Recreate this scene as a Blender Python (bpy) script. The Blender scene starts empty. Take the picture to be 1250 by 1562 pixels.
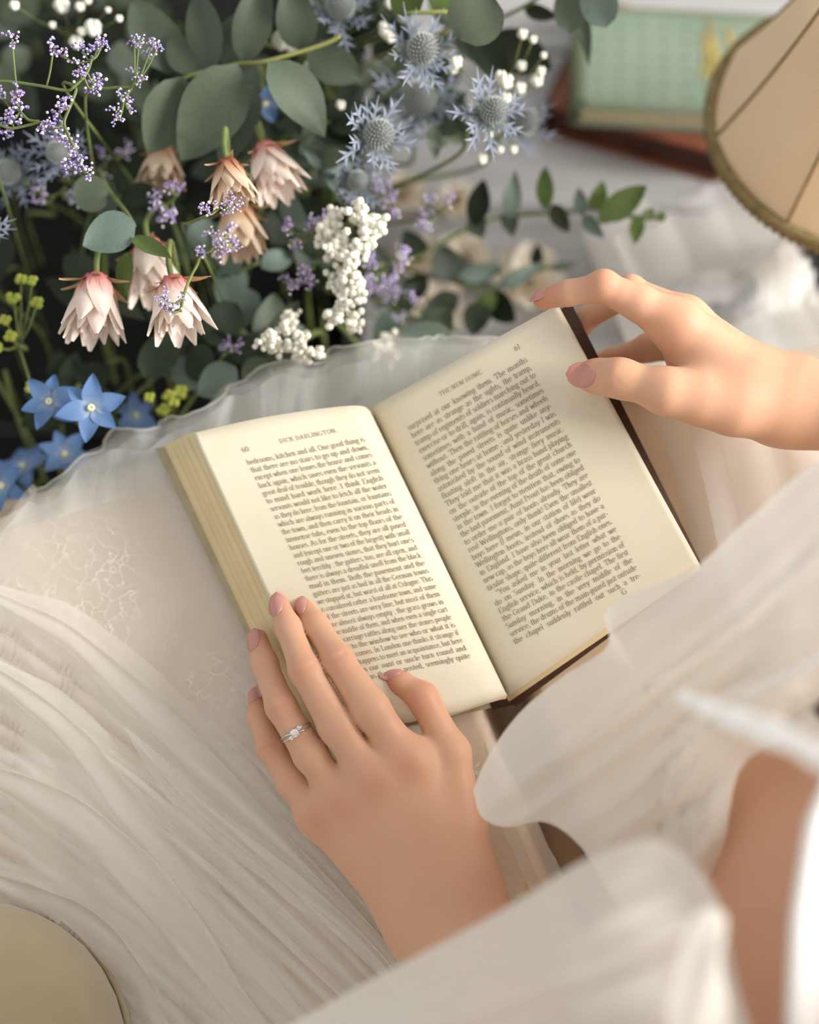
import bpy, bmesh, math, random
import numpy as np
from mathutils import Vector, Matrix

# ------------------------------------------------------------------ camera, world, light, exposure
SC = bpy.context.scene
COL = SC.collection
FPX, CX, CY = 2700.0, 625.0, 781.0
PITCH = math.radians(62)
CAM = np.array([0.0, -0.488, 1.118])
FW = np.array([0.0, math.cos(PITCH), -math.sin(PITCH)])
UPV = np.array([0.0, math.sin(PITCH), math.cos(PITCH)])
RT = np.array([1.0, 0.0, 0.0])
cd = bpy.data.cameras.new('camera')
cam = bpy.data.objects.new('camera', cd); COL.objects.link(cam)
cam.location = CAM; cam.rotation_euler = (math.pi/2 - PITCH, 0, 0)
cd.sensor_fit = 'VERTICAL'; cd.sensor_height = 36.0; cd.lens = FPX/1562*36.0
cd.clip_start = 0.01
cd.dof.use_dof = True; cd.dof.focus_distance = 1.012; cd.dof.aperture_fstop = 2.3
SC.camera = cam
SC.view_settings.view_transform = 'Standard'; SC.view_settings.look = 'None'
SC.view_settings.gamma = 1.0; SC.view_settings.use_curve_mapping = False
SC.view_settings.exposure = 0.52
SC.cycles.transparent_max_bounces = 32
SC.cycles.max_bounces = 10
wd = bpy.data.worlds.new('soft_room_light'); SC.world = wd; wd.use_nodes = True
wd.node_tree.nodes['Background'].inputs[0].default_value = (0.99, 0.99, 0.985, 1)
wd.node_tree.nodes['Background'].inputs[1].default_value = 0.50
def area(name, loc, aim, sx, sy, power, col):
    ld = bpy.data.lights.new(name, 'AREA'); ld.shape = 'RECTANGLE'; ld.size = sx; ld.size_y = sy
    ld.energy = power; ld.color = col
    o = bpy.data.objects.new(name, ld); COL.objects.link(o); o.location = loc
    o.rotation_euler = (Vector(aim)-Vector(loc)).to_track_quat('-Z', 'Y').to_euler()
    return o
area('window_right_offscreen', (3.9, -0.25, 1.9), (0.0, 0.05, 0.15), 2.2, 2.2, 285, (1.0, 0.98, 0.955))

# ------------------------------------------------------------------ geometry helpers
def A(*v): return np.array(v, dtype=float)
def W(px, py, d):
    """world point on the sight line of a photo pixel at axial distance d (works on arrays)"""
    px = np.asarray(px, float); py = np.asarray(py, float); d = np.asarray(d, float)
    a = (px-CX)/FPX*d; b = (CY-py)/FPX*d
    return CAM + d[..., None]*FW + a[..., None]*RT + b[..., None]*UPV
def c2w(P): return CAM + P[:, 0:1]*RT + P[:, 1:2]*UPV - P[:, 2:3]*FW
def cc(px, py, d): return A((px-CX)/FPX*d, (CY-py)/FPX*d, -d)
def pix(p):
    r = np.asarray(p)-CAM; d = r@FW
    return CX+FPX*(r@RT)/d, CY-FPX*(r@UPV)/d, d
LZ0, LSL = 0.165, 0.35
def lap_d(px, py):
    """axial distance of the lap plane z = LZ0 + LSL*y"""
    b = (CY-np.asarray(py, float))/FPX
    ry = FW[1]+b*UPV[1]; rz = FW[2]+b*UPV[2]
    return (CAM[2]-LZ0-LSL*CAM[1])/(-rz+LSL*ry)
def z_d(px, py, z):
    b = (CY-np.asarray(py, float))/FPX
    return (CAM[2]-z)/(-(FW[2]+b*UPV[2]))
def WZ(px, py, z): return W(px, py, z_d(px, py, z))

def setp(o, label=None, cat=None, group=None, kind=None):
    if label: o['label'] = label
    if cat: o['category'] = cat
    if group: o['group'] = group
    if kind: o['kind'] = kind
    return o
def thing(name, loc, label, cat, group=None, kind=None):
    o = bpy.data.objects.new(name, None); COL.objects.link(o); o.location = Vector(loc)
    o.empty_display_size = 0.02
    return setp(o, label, cat, group, kind)
def adopt(o, parent):
    if parent is not None:
        o.parent = parent; o.matrix_parent_inverse = parent.matrix_basis.inverted()
    return o
def mesh(name, V, F, mat=None, smooth=True, mats=None, fm=None):
    me = bpy.data.meshes.new(name)
    me.from_pydata([tuple(map(float, v)) for v in V], [], [tuple(map(int, f)) for f in F])
    if mats:
        for m in mats: me.materials.append(m)
        if fm is not None: me.polygons.foreach_set('material_index', np.asarray(fm, dtype=np.int32))
    elif mat: me.materials.append(mat)
    if smooth: me.polygons.foreach_set('use_smooth', [True]*len(me.polygons))
    me.update()
    return me
def put(name, me, parent=None, mw=None):
    o = bpy.data.objects.new(name, me); COL.objects.link(o)
    if mw is not None: o.matrix_basis = mw
    return adopt(o, parent)
def attr(me, name, vals):
    a = me.attributes.new(name, 'FLOAT', 'POINT'); a.data.foreach_set('value', np.asarray(vals, dtype=np.float32))
class MB:
    def __init__(s): s.V = []; s.F = []; s.M = []
    def add(s, V, F, m=0):
        b = len(s.V); s.V += [tuple(v) for v in V]; s.F += [tuple(i+b for i in f) for f in F]; s.M += [m]*len(F)
    def build(s, name, mats, parent=None, smooth=True, mw=None):
        if not isinstance(mats, (list, tuple)): mats = [mats]
        return put(name, mesh(name, s.V, s.F, smooth=smooth, mats=mats, fm=s.M), parent, mw)
def grid_faces(nu, nv, wrap_u=False):
    F = []
    for i in range(nu-1+(1 if wrap_u else 0)):
        i2 = (i+1) % nu
        for j in range(nv-1):
            F.append((i*nv+j, i2*nv+j, i2*nv+j+1, i*nv+j+1))
    return F
def sheet(name, P, mat, parent=None, thick=0.0, nrm=None):
    """P: (nu,nv,3) grid of world points; optional thickness along -nrm"""
    nu, nv = P.shape[:2]; V = P.reshape(-1, 3); F = grid_faces(nu, nv)
    if thick:
        n = len(V); V2 = V - np.asarray(nrm)*thick
        F = F + [tuple(n+i for i in reversed(f)) for f in F]
        ring = [i*nv for i in range(nu)] + [(nu-1)*nv+j for j in range(1, nv)] + [i*nv+nv-1 for i in range(nu-2, -1, -1)] + [j for j in range(nv-2, 0, -1)]
        m = len(ring)
        for k in range(m):
            a, b = ring[k], ring[(k+1) % m]; F.append((b, a, a+n, b+n))
        V = np.vstack([V, V2])
    return put(name, mesh(name, V, F, mat), parent)
def frame(ax):
    ax = np.asarray(ax, float); ax = ax/np.linalg.norm(ax)
    t = A(0, 0, 1) if abs(ax[2]) < .9 else A(1, 0, 0)
    u = np.cross(ax, t); u /= np.linalg.norm(u); return ax, u, np.cross(ax, u)
def spline(P, n):
    P = [np.asarray(p, float) for p in P]
    if len(P) < 3: return [P[0]+(P[-1]-P[0])*i/(n-1) for i in range(n)]
    Q = [2*P[0]-P[1]]+P+[2*P[-1]-P[-2]]; out = []
    for i in range(n):
        x = i/(n-1)*(len(P)-1); k = min(int(x), len(P)-2); t = x-k
        a, b, c, d = Q[k:k+4]
        out.append(.5*((2*b)+(-a+c)*t+(2*a-5*b+4*c-d)*t*t+(-a+3*b-3*c+d)*t**3))
    return out
def tube(mb, P, r, sides=6, m=0, cap=True):
    P = [np.asarray(p, float) for p in P]; n = len(P)
    R = r if hasattr(r, '__len__') else [r]*n
    V = []; _, u, w = frame(P[1]-P[0])
    for i in range(n):
        t = P[min(i+1, n-1)]-P[max(i-1, 0)]; t = t/(np.linalg.norm(t)+1e-12)
        u = u-t*(u@t); u = u/(np.linalg.norm(u)+1e-12); w = np.cross(t, u)
        for k in range(sides):
            a = 2*math.pi*k/sides; V.append(P[i]+R[i]*(math.cos(a)*u+math.sin(a)*w))
    F = [(i*sides+k, i*sides+(k+1) % sides, (i+1)*sides+(k+1) % sides, (i+1)*sides+k) for i in range(n-1) for k in range(sides)]
    if cap: F += [tuple(range(sides-1, -1, -1)), tuple((n-1)*sides+k for k in range(sides))]
    mb.add(V, F, m)
def box(mb, o, ux, uy, uz, m=0):
    """box from corner o with edge vectors"""
    o, ux, uy, uz = map(np.asarray, (o, ux, uy, uz))
    V = [o, o+ux, o+ux+uy, o+uy, o+uz, o+ux+uz, o+ux+uy+uz, o+uy+uz]
    F = [(0, 3, 2, 1), (4, 5, 6, 7), (0, 1, 5, 4), (1, 2, 6, 5), (2, 3, 7, 6), (3, 0, 4, 7)]
    mb.add(V, F, m)
def ball(mb, c, r, seg=8, rings=5, m=0, sc=(1, 1, 1)):
    V = [np.asarray(c)+A(0, 0, r*sc[2])]
    for i in range(1, rings):
        t = math.pi*i/rings
        for k in range(seg):
            a = 2*math.pi*k/seg
            V.append(np.asarray(c)+A(r*sc[0]*math.sin(t)*math.cos(a), r*sc[1]*math.sin(t)*math.sin(a), r*sc[2]*math.cos(t)))
    V.append(np.asarray(c)-A(0, 0, r*sc[2])); F = []
    for k in range(seg): F.append((0, 1+k, 1+(k+1) % seg))
    for i in range(rings-2):
        for k in range(seg):
            a = 1+i*seg; F.append((a+k, a+seg+k, a+seg+(k+1) % seg, a+(k+1) % seg))
    a = 1+(rings-2)*seg
    for k in range(seg): F.append((a+k, len(V)-1, a+(k+1) % seg))
    mb.add(V, F, m)
def lathe(mb, prof, c, seg=32, m=0):
    c = np.asarray(c, float); n = len(prof); V = []
    for k in range(seg):
        a = 2*math.pi*k/seg
        for r, z in prof: V.append(c+A(r*math.cos(a), r*math.sin(a), z))
    mb.add(V, grid_faces(seg, n, True), m)
def orient(pos, z, up=(0, 0, 1), s=1.0):
    z = Vector(z).normalized(); u = Vector(up)
    x = u.cross(z)
    if x.length < 1e-4: x = Vector((1, 0, 0)).cross(z)
    x.normalize(); y = z.cross(x)
    if not hasattr(s, '__len__'): s = (s, s, s)
    return Matrix(((x.x*s[0], y.x*s[1], z.x*s[2], pos[0]), (x.y*s[0], y.y*s[1], z.y*s[2], pos[1]), (x.z*s[0], y.z*s[1], z.z*s[2], pos[2]), (0, 0, 0, 1)))
class SN:
    """smooth pseudo noise, sums of sines"""
    def __init__(s, seed, n=5, f0=1.0, g=1.8):
        r = np.random.RandomState(seed); s.p = r.rand(n)*6.28; s.q = r.rand(n)*6.28
        s.f = f0*g**np.arange(n)*(0.8+.4*r.rand(n)); s.h = f0*g**np.arange(n)*(r.rand(n)*2-1); s.a = 1/1.6**np.arange(n); s.a /= s.a.sum()
    def __call__(s, x, y=0.0):
        x = np.asarray(x, float); y = np.asarray(y, float); o = 0
        for f, h, p, a in zip(s.f, s.h, s.p, s.a): o = o+a*np.sin(f*x+h*y+p)
        return o

# ------------------------------------------------------------------ materials
def nt(name):
    m = bpy.data.materials.new(name); m.use_nodes = True
    return m, m.node_tree, m.node_tree.nodes['Principled BSDF']
def lin(c):
    return tuple((x/12.92 if x <= .04045 else ((x+.055)/1.055)**2.4) for x in [v/255 for v in c])+(1,)
def mat(name, c, rough=.6, c2=None, scale=40, bump=0., bscale=200, spec=.3, metal=0., sheen=0., sss=0., trans=0., rnd=0., detail=4, stretch=None):
    m, t, b = nt(name); N = t.nodes; L = t.links
    b.inputs['Base Color'].default_value = lin(c); b.inputs['Roughness'].default_value = rough
    b.inputs['Specular IOR Level'].default_value = spec; b.inputs['Metallic'].default_value = metal
    b.inputs['Sheen Weight'].default_value = sheen
    if sss:
        b.inputs['Subsurface Weight'].default_value = sss; b.inputs['Subsurface Radius'].default_value = (1, .35, .2); b.inputs['Subsurface Scale'].default_value = .004
    tc = N.new('ShaderNodeTexCoord'); vec = tc.outputs['Object']
    if stretch:
        mp = N.new('ShaderNodeMapping'); mp.inputs['Scale'].default_value = stretch; L.new(vec, mp.inputs[0]); vec = mp.outputs[0]
    col = None
    if c2:
        n = N.new('ShaderNodeTexNoise'); n.inputs['Scale'].default_value = scale; n.inputs['Detail'].default_value = detail; L.new(vec, n.inputs[0])
        r = N.new('ShaderNodeValToRGB'); r.color_ramp.elements[0].color = lin(c); r.color_ramp.elements[1].color = lin(c2)
        r.color_ramp.elements[0].position = .35; r.color_ramp.elements[1].position = .65
        L.new(n.outputs[0], r.inputs[0]); col = r.outputs[0]
    if rnd:
        oi = N.new('ShaderNodeObjectInfo'); hs = N.new('ShaderNodeHueSaturation'); mr = N.new('ShaderNodeMapRange')
        mr.inputs['To Min'].default_value = 1-rnd; mr.inputs['To Max'].default_value = 1+rnd
        L.new(oi.outputs['Random'], mr.inputs[0]); L.new(mr.outputs[0], hs.inputs['Value'])
        if col: L.new(col, hs.inputs['Color'])
        else: hs.inputs['Color'].default_value = lin(c)
        col = hs.outputs[0]
    if col: L.new(col, b.inputs['Base Color'])
    if bump:
        n = N.new('ShaderNodeTexNoise'); n.inputs['Scale'].default_value = bscale; n.inputs['Detail'].default_value = 5; L.new(vec, n.inputs[0])
        bp = N.new('ShaderNodeBump'); bp.inputs['Strength'].default_value = bump; bp.inputs['Distance'].default_value = .002
        L.new(n.outputs[0], bp.inputs['Height']); L.new(bp.outputs[0], b.inputs['Normal'])
    if trans:
        tr = N.new('ShaderNodeBsdfTranslucent'); mx = N.new('ShaderNodeMixShader'); mx.inputs[0].default_value = trans
        if col: L.new(col, tr.inputs[0])
        else: tr.inputs[0].default_value = lin(c)
        L.new(b.outputs[0], mx.inputs[1]); L.new(tr.outputs[0], mx.inputs[2]); L.new(mx.outputs[0], N['Material Output'].inputs[0])
    return m
def tulle(name, c, alpha, weave=0.25, scale=900, lace=False):
    m, t, b = nt(name); N = t.nodes; L = t.links; N.remove(b)
    df = N.new('ShaderNodeBsdfDiffuse'); df.inputs[0].default_value = lin(c)
    tr = N.new('ShaderNodeBsdfTranslucent'); tr.inputs[0].default_value = lin(c)
    mx = N.new('ShaderNodeMixShader'); mx.inputs[0].default_value = .3
    L.new(df.outputs[0], mx.inputs[1]); L.new(tr.outputs[0], mx.inputs[2])
    tp = N.new('ShaderNodeBsdfTransparent'); fx = N.new('ShaderNodeMixShader')
    tc = N.new('ShaderNodeTexCoord')
    if lace:
        n0 = N.new('ShaderNodeTexNoise'); n0.inputs['Scale'].default_value = 55; n0.inputs['Detail'].default_value = 3; L.new(tc.outputs['Object'], n0.inputs[0])
        va = N.new('ShaderNodeVectorMath'); va.operation = 'MULTIPLY_ADD'; va.inputs[1].default_value = (.03, .03, .03)
        L.new(n0.outputs['Color'], va.inputs[0]); L.new(tc.outputs['Object'], va.inputs[2])
        vo = N.new('ShaderNodeTexVoronoi'); vo.feature = 'DISTANCE_TO_EDGE'; vo.inputs['Scale'].default_value = 85; L.new(va.outputs[0], vo.inputs[0])
        r = N.new('ShaderNodeMapRange'); r.inputs[1].default_value = .0; r.inputs[2].default_value = .045; r.inputs[3].default_value = .6; r.inputs[4].default_value = 0.0
        L.new(vo.outputs['Distance'], r.inputs[0])
        n2 = N.new('ShaderNodeTexNoise'); n2.inputs['Scale'].default_value = 24; n2.inputs['Detail'].default_value = 2; L.new(tc.outputs['Object'], n2.inputs[0])
        r2 = N.new('ShaderNodeMapRange'); r2.inputs[1].default_value = .38; r2.inputs[2].default_value = .60; L.new(n2.outputs[0], r2.inputs[0])
        mu = N.new('ShaderNodeMath'); mu.operation = 'MULTIPLY'; L.new(r.outputs[0], mu.inputs[0]); L.new(r2.outputs[0], mu.inputs[1])
        ad = N.new('ShaderNodeMath'); ad.operation = 'ADD'; ad.inputs[1].default_value = alpha; L.new(mu.outputs[0], ad.inputs[0])
        L.new(ad.outputs[0], fx.inputs[0])
    else:
        n = N.new('ShaderNodeTexNoise'); n.inputs['Scale'].default_value = scale; n.inputs['Detail'].default_value = 2; L.new(tc.outputs['Object'], n.inputs[0])
        r = N.new('ShaderNodeMapRange'); r.inputs[1].default_value = .3; r.inputs[2].default_value = .7; r.inputs[3].default_value = max(0, alpha-weave*alpha); r.inputs[4].default_value = min(1, alpha+weave*alpha)
        L.new(n.outputs[0], r.inputs[0]); L.new(r.outputs[0], fx.inputs[0])
    L.new(tp.outputs[0], fx.inputs[1]); L.new(mx.outputs[0], fx.inputs[2]); L.new(fx.outputs[0], N['Material Output'].inputs[0])
    return m
def ramp_attr(name, stops, rough=.6, trans=.25, noise=0.):
    m, t, b = nt(name); N = t.nodes; L = t.links
    at = N.new('ShaderNodeAttribute'); at.attribute_name = 'tone'
    r = N.new('ShaderNodeValToRGB'); e = r.color_ramp.elements
    while len(e) < len(stops): e.new(.5)
    for el, (p, c) in zip(e, stops): el.position = p; el.color = lin(c)
    L.new(at.outputs['Fac'], r.inputs[0]); L.new(r.outputs[0], b.inputs['Base Color']); b.inputs['Roughness'].default_value = rough
    b.inputs['Specular IOR Level'].default_value = .25
    tr = N.new('ShaderNodeBsdfTranslucent'); L.new(r.outputs[0], tr.inputs[0]); mx = N.new('ShaderNodeMixShader'); mx.inputs[0].default_value = trans
    L.new(b.outputs[0], mx.inputs[1]); L.new(tr.outputs[0], mx.inputs[2]); L.new(mx.outputs[0], N['Material Output'].inputs[0])
    return m
def skin_mat():
    m, t, b = nt('skin'); N = t.nodes; L = t.links
    at = N.new('ShaderNodeAttribute'); at.attribute_name = 'tone'
    r = N.new('ShaderNodeValToRGB'); e = r.color_ramp.elements
    e[0].color = lin((216, 170, 138)); e[1].color = lin((204, 130, 102)); e[0].position = 0; e[1].position = 1
    tc = N.new('ShaderNodeTexCoord'); n = N.new('ShaderNodeTexNoise'); n.inputs['Scale'].default_value = 45; n.inputs['Detail'].default_value = 4
    L.new(tc.outputs['Object'], n.inputs[0])
    mp = N.new('ShaderNodeMath'); mp.operation = 'MULTIPLY_ADD'; mp.inputs[1].default_value = .3; mp.inputs[2].default_value = -.12
    L.new(n.outputs[0], mp.inputs[0]); ad = N.new('ShaderNodeMath'); ad.operation = 'ADD'; ad.use_clamp = True
    L.new(at.outputs['Fac'], ad.inputs[0]); L.new(mp.outputs[0], ad.inputs[1])
    L.new(ad.outputs[0], r.inputs[0]); L.new(r.outputs[0], b.inputs['Base Color'])
    b.inputs['Roughness'].default_value = .48; b.inputs['Specular IOR Level'].default_value = .35
    b.inputs['Subsurface Weight'].default_value = .6; b.inputs['Subsurface Radius'].default_value = (1, .32, .16); b.inputs['Subsurface Scale'].default_value = .0035
    vo = N.new('ShaderNodeTexVoronoi'); vo.inputs['Scale'].default_value = 900; L.new(tc.outputs['Object'], vo.inputs[0])
    bp = N.new('ShaderNodeBump'); bp.inputs['Strength'].default_value = .08; bp.inputs['Distance'].default_value = .0005
    L.new(vo.outputs['Distance'], bp.inputs['Height']); L.new(bp.outputs[0], b.inputs['Normal'])
    return m
M = {}
M['skin'] = skin_mat()
M['nail'] = mat('nail_polish', (204, 142, 130), .22, spec=.5, sss=.2)
M['paper'] = mat('aged_paper', (238, 227, 203), .8, (233, 221, 194), 22, bump=.05, bscale=500, spec=.1, trans=.12)
M['paper_edge'] = mat('yellowed_page_edges', (250, 230, 184), .85, (242, 218, 168), 14, spec=.1, trans=.15)
M['ink'] = mat('printing_ink', (150, 136, 112), .9, spec=.05)
M['cloth_cover'] = mat('worn_cream_cover', (190, 174, 144), .85, (176, 160, 130), 60, bump=.3, bscale=700, spec=.1)
M['brown_cover'] = mat('dark_brown_cover', (84, 58, 42), .6, (66, 44, 32), 60, bump=.2, bscale=700)
M['silver'] = mat('polished_silver', (230, 226, 222), .12, metal=1.0)
def gem_mat():
    m, t, b = nt('clear_gem'); b.inputs['Base Color'].default_value = (1, 1, 1, 1); b.inputs['Roughness'].default_value = .02
    b.inputs['IOR'].default_value = 2.2; b.inputs['Transmission Weight'].default_value = .6; b.inputs['Specular IOR Level'].default_value = .9
    return m
M['gem'] = gem_mat()
M['lining'] = mat('beige_satin_lining', (232, 206, 172), .6, (226, 198, 162), 6, sheen=.2, spec=.2)
M['tulle'] = tulle('white_tulle', (252, 249, 242), .19, .0)
M['tulle_fold'] = tulle('folded_tulle', (253, 249, 240), .42, .0)
M['tulle_pleat'] = tulle('pleated_tulle', (254, 250, 242), .34, .0)
M['tulle_dense'] = tulle('gathered_tulle', (250, 246, 238), .60, .0)
M['tulle_sheer'] = tulle('sheer_tulle', (248, 248, 246), .34, .0)
M['lace'] = tulle('thread_lace', (255, 250, 240), .02, lace=True)
M['bodice'] = mat('white_bodice', (252, 251, 248), .7, spec=.2, trans=.35)
M['floor'] = mat('weathered_grey_wood', (188, 186, 184), .75, (158, 155, 152), 5, bump=.25, bscale=30, stretch=(.35, 6, 6), spec=.2)
M['gap'] = mat('floor_gap_dark', (70, 64, 60), .9)
M['planter'] = mat('shade_dark_planter', (34, 34, 32), .8, (24, 24, 22), 30)  # trough added under the flowers; near-black colour stands in for deep shade
M['soil'] = mat('dark_soil', (22, 24, 20), .95, (14, 15, 12), 60, bump=.8, bscale=80)
M['cushion'] = mat('beige_suede', (176, 158, 128), .85, (160, 142, 112), 12, sheen=.3)

# ------------------------------------------------------------------ the setting: plank floor
fl = thing('floor', (0, 0, 0), 'pale weathered grey wooden plank floor', None, kind='structure')
PW = 0.165
def make_floor():
    sub = MB(); box(sub, (-1.6, -1.3, -.03), (3.2, 0, 0), (0, 3.0, 0), (0, 0, .012)); sub.build('subfloor', M['gap'], fl, False)
    rnd = random.Random(4); rows = range(-10, 8)
    for r in rows:
        y0 = .376+r*PW; x = -1.6-rnd.random()*.5
        while x < 1.6:
            ln = 1.1+rnd.random()*.5; x1 = min(x+ln, 1.7); mb = MB(); g = .0016
            a, b, c, d = x+g, x1-g, y0+g, y0+PW-g; zt = rnd.uniform(-.0008, 0); bv = .002
            V = [(a, c, -.018), (b, c, -.018), (b, d, -.018), (a, d, -.018), (a, c, zt-bv), (b, c, zt-bv), (b, d, zt-bv), (a, d, zt-bv),
                 (a+bv, c+bv, zt), (b-bv, c+bv, zt), (b-bv, d-bv, zt), (a+bv, d-bv, zt)]
            F = [(0, 3, 2, 1), (0, 1, 5, 4), (1, 2, 6, 5), (2, 3, 7, 6), (3, 0, 4, 7), (4, 5, 9, 8), (5, 6, 10, 9), (6, 7, 11, 10), (7, 4, 8, 11), (8, 9, 10, 11)]
            mb.add(V, F); mb.build('plank', M['floor'], fl, False); x = x1
make_floor()

# ------------------------------------------------------------------ signed distance modelling for the body
def smin(a, b, k):
    h = np.maximum(k-np.abs(a-b), 0)/k
    return np.minimum(a, b)-h*h*k*.25
def smax(a, b, k): return -smin(-a, -b, k)
def cone(P, a, b, ra, rb, n=None, f=1.0):
    """tapered capsule, optionally flattened along n"""
    ba = b-a; pa = P-a; t = np.clip((pa@ba)/(ba@ba), 0, 1)
    q = pa-t[:, None]*ba; r = ra+t*(rb-ra)
    if n is not None:
        qn = q@n; l = np.sqrt(np.maximum((q*q).sum(1)-qn*qn+(qn/f)**2, 0))
    else: l = np.sqrt((q*q).sum(1))
    return l-r
def chain(P, pts, n=None, f=1.0, k=.004):
    d = None
    for (a, ra), (b, rb) in zip(pts[:-1], pts[1:]):
        c = cone(P, a, b, ra, rb, n, f); d = c if d is None else smin(d, c, k)
    return d
def surface_net(fn, lo, hi, h):
    n = np.ceil((hi-lo)/h).astype(int)+1
    ax = [lo[i]+h*np.arange(n[i]) for i in range(3)]
    val = np.empty(tuple(n), np.float32)
    for i0 in range(0, n[0], 24):
        i1 = min(i0+24, n[0]); X, Y, Z = np.meshgrid(ax[0][i0:i1], ax[1], ax[2], indexing='ij')
        val[i0:i1] = fn(np.stack([X.ravel(), Y.ravel(), Z.ravel()], 1)).reshape(X.shape)
    s = val < 0; c = np.zeros(tuple(n-1), int)
    off = [(i, j, k) for i in (0, 1) for j in (0, 1) for k in (0, 1)]
    sl = lambda arr, o: arr[o[0]:n[0]-1+o[0], o[1]:n[1]-1+o[1], o[2]:n[2]-1+o[2]]
    for o in off: c += sl(s, o)
    act = (c > 0) & (c < 8); ids = np.argwhere(act); idx = -np.ones(act.shape, int); idx[act] = np.arange(len(ids))
    acc = np.zeros((len(ids), 3)); cnt = np.zeros(len(ids))
    for o in off:
        for a in range(3):
            if o[a]: continue
            o2 = list(o); o2[a] = 1; I = ids+np.array(o); J = ids+np.array(o2)
            v0 = val[I[:, 0], I[:, 1], I[:, 2]].astype(float); v1 = val[J[:, 0], J[:, 1], J[:, 2]].astype(float)
            x = (v0 < 0) != (v1 < 0); t = np.where(x, v0/(v0-v1+1e-20), 0)
            p = I.astype(float); p[:, a] += t; acc[x] += p[x]; cnt[x] += 1
    V = lo+h*acc/cnt[:, None]; F = []
    for a in range(3):
        b, d = (a+1) % 3, (a+2) % 3
        sh = list(n); sh[a] -= 1
        s0 = [slice(None)]*3; s1 = [slice(None)]*3; s0[a] = slice(0, -1); s1[a] = slice(1, None)
        A0 = s[tuple(s0)]; A1 = s[tuple(s1)]; e = np.argwhere(A0 != A1)
        e = e[(e[:, b] > 0) & (e[:, d] > 0) & (e[:, b] < n[b]-1) & (e[:, d] < n[d]-1)]
        inside0 = A0[e[:, 0], e[:, 1], e[:, 2]]
        def cell(db, dd):
            q = e.copy(); q[:, b] -= db; q[:, d] -= dd; return idx[q[:, 0], q[:, 1], q[:, 2]]
        Q = np.stack([cell(1, 1), cell(0, 1), cell(0, 0), cell(1, 0)], 1)
        Q[~inside0] = Q[~inside0][:, ::-1]; F.append(Q)
    return V, np.vstack(F)
def relax(V, F, it=2, lam=.5):
    E = np.vstack([F[:, [0, 1]], F[:, [1, 2]], F[:, [2, 3]], F[:, [3, 0]]])
    for _ in range(it):
        S = np.zeros_like(V); C = np.zeros(len(V))
        for a in range(3): S[:, a] = np.bincount(E[:, 0], V[E[:, 1], a], len(V))+np.bincount(E[:, 1], V[E[:, 0], a], len(V))
        C = np.bincount(E[:, 0], minlength=len(V))+np.bincount(E[:, 1], minlength=len(V))
        V = V+lam*(S/C[:, None]-V)
    return V
def J(px, py, d, rp):
    """joint: camera-frame centre and radius (radius given in photo pixels)"""
    return (cc(px, py, d), rp*d/FPX)
VZ = A(0, 0, 1.0)

# ---- left hand (wears the ring)
LH = dict(
    pinky=[J(391, 1060, 1.041, 11.5), J(395, 1092, 1.034, 15), J(413, 1140, 1.024, 18.5), J(447, 1194, 1.018, 21), J(486, 1246, 1.013, 27)],
    ring=[J(393, 974, 1.030, 14.5), J(404, 1012, 1.022, 17.5), J(429, 1078, 1.009, 20.5), J(474, 1152, 1.007, 22.5), J(525, 1226, 1.007, 30)],
    middle=[J(426, 921, 1.024, 14), J(440, 957, 1.016, 17.5), J(465, 1022, 1.003, 21), J(513, 1108, 1.002, 23.5), J(570, 1195, 1.003, 33)],
    index=[J(463, 925, 1.027, 13), J(483, 955, 1.019, 17), J(515, 1006, 1.006, 21), J(566, 1083, 1.003, 25.5), J(624, 1165, 1.006, 34)])
LTH = [J(588, 1029, 1.026, 13), J(612, 1042, 1.023, 17), J(645, 1064, 1.017, 21.5), J(689, 1148, 1.014, 27.5), J(704, 1262, 1.008, 37), J(722, 1345, 1.003, 42)]
LMET = [(LH['pinky'][-1], J(640, 1384, 1.0, 42)), (LH['ring'][-1], J(655, 1390, .999, 46)), (LH['middle'][-1], J(675, 1392, .998, 46)), (LH['index'][-1], J(705, 1385, .998, 46))]
LARM = [J(676, 1385, 1.0, 76), J(697, 1432, .992, 77), J(790, 1610, .925, 92), J(1010, 2000, .80, 120)]
def crease(P, d, c, ax, w=.0007, depth=.0007, half=.006):
    """a fine skin fold cut across a knuckle"""
    q = P-c; return smax(d, -(cone(P, c-ax*half, c+ax*half, w, w)), .0022)
def unit(v): return v/np.linalg.norm(v)
for _f in LH.values():
    for _i in range(len(_f)-1): _f[_i] = (_f[_i][0], _f[_i][1]*(1.06, 1.1, 1.12, 1.14)[_i])
def left_finger(P, fg):
    e, re = fg[-1]; return chain(P, fg[:-1]+[(e-VZ*.002, re*.80)], VZ, .93, .004)
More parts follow.
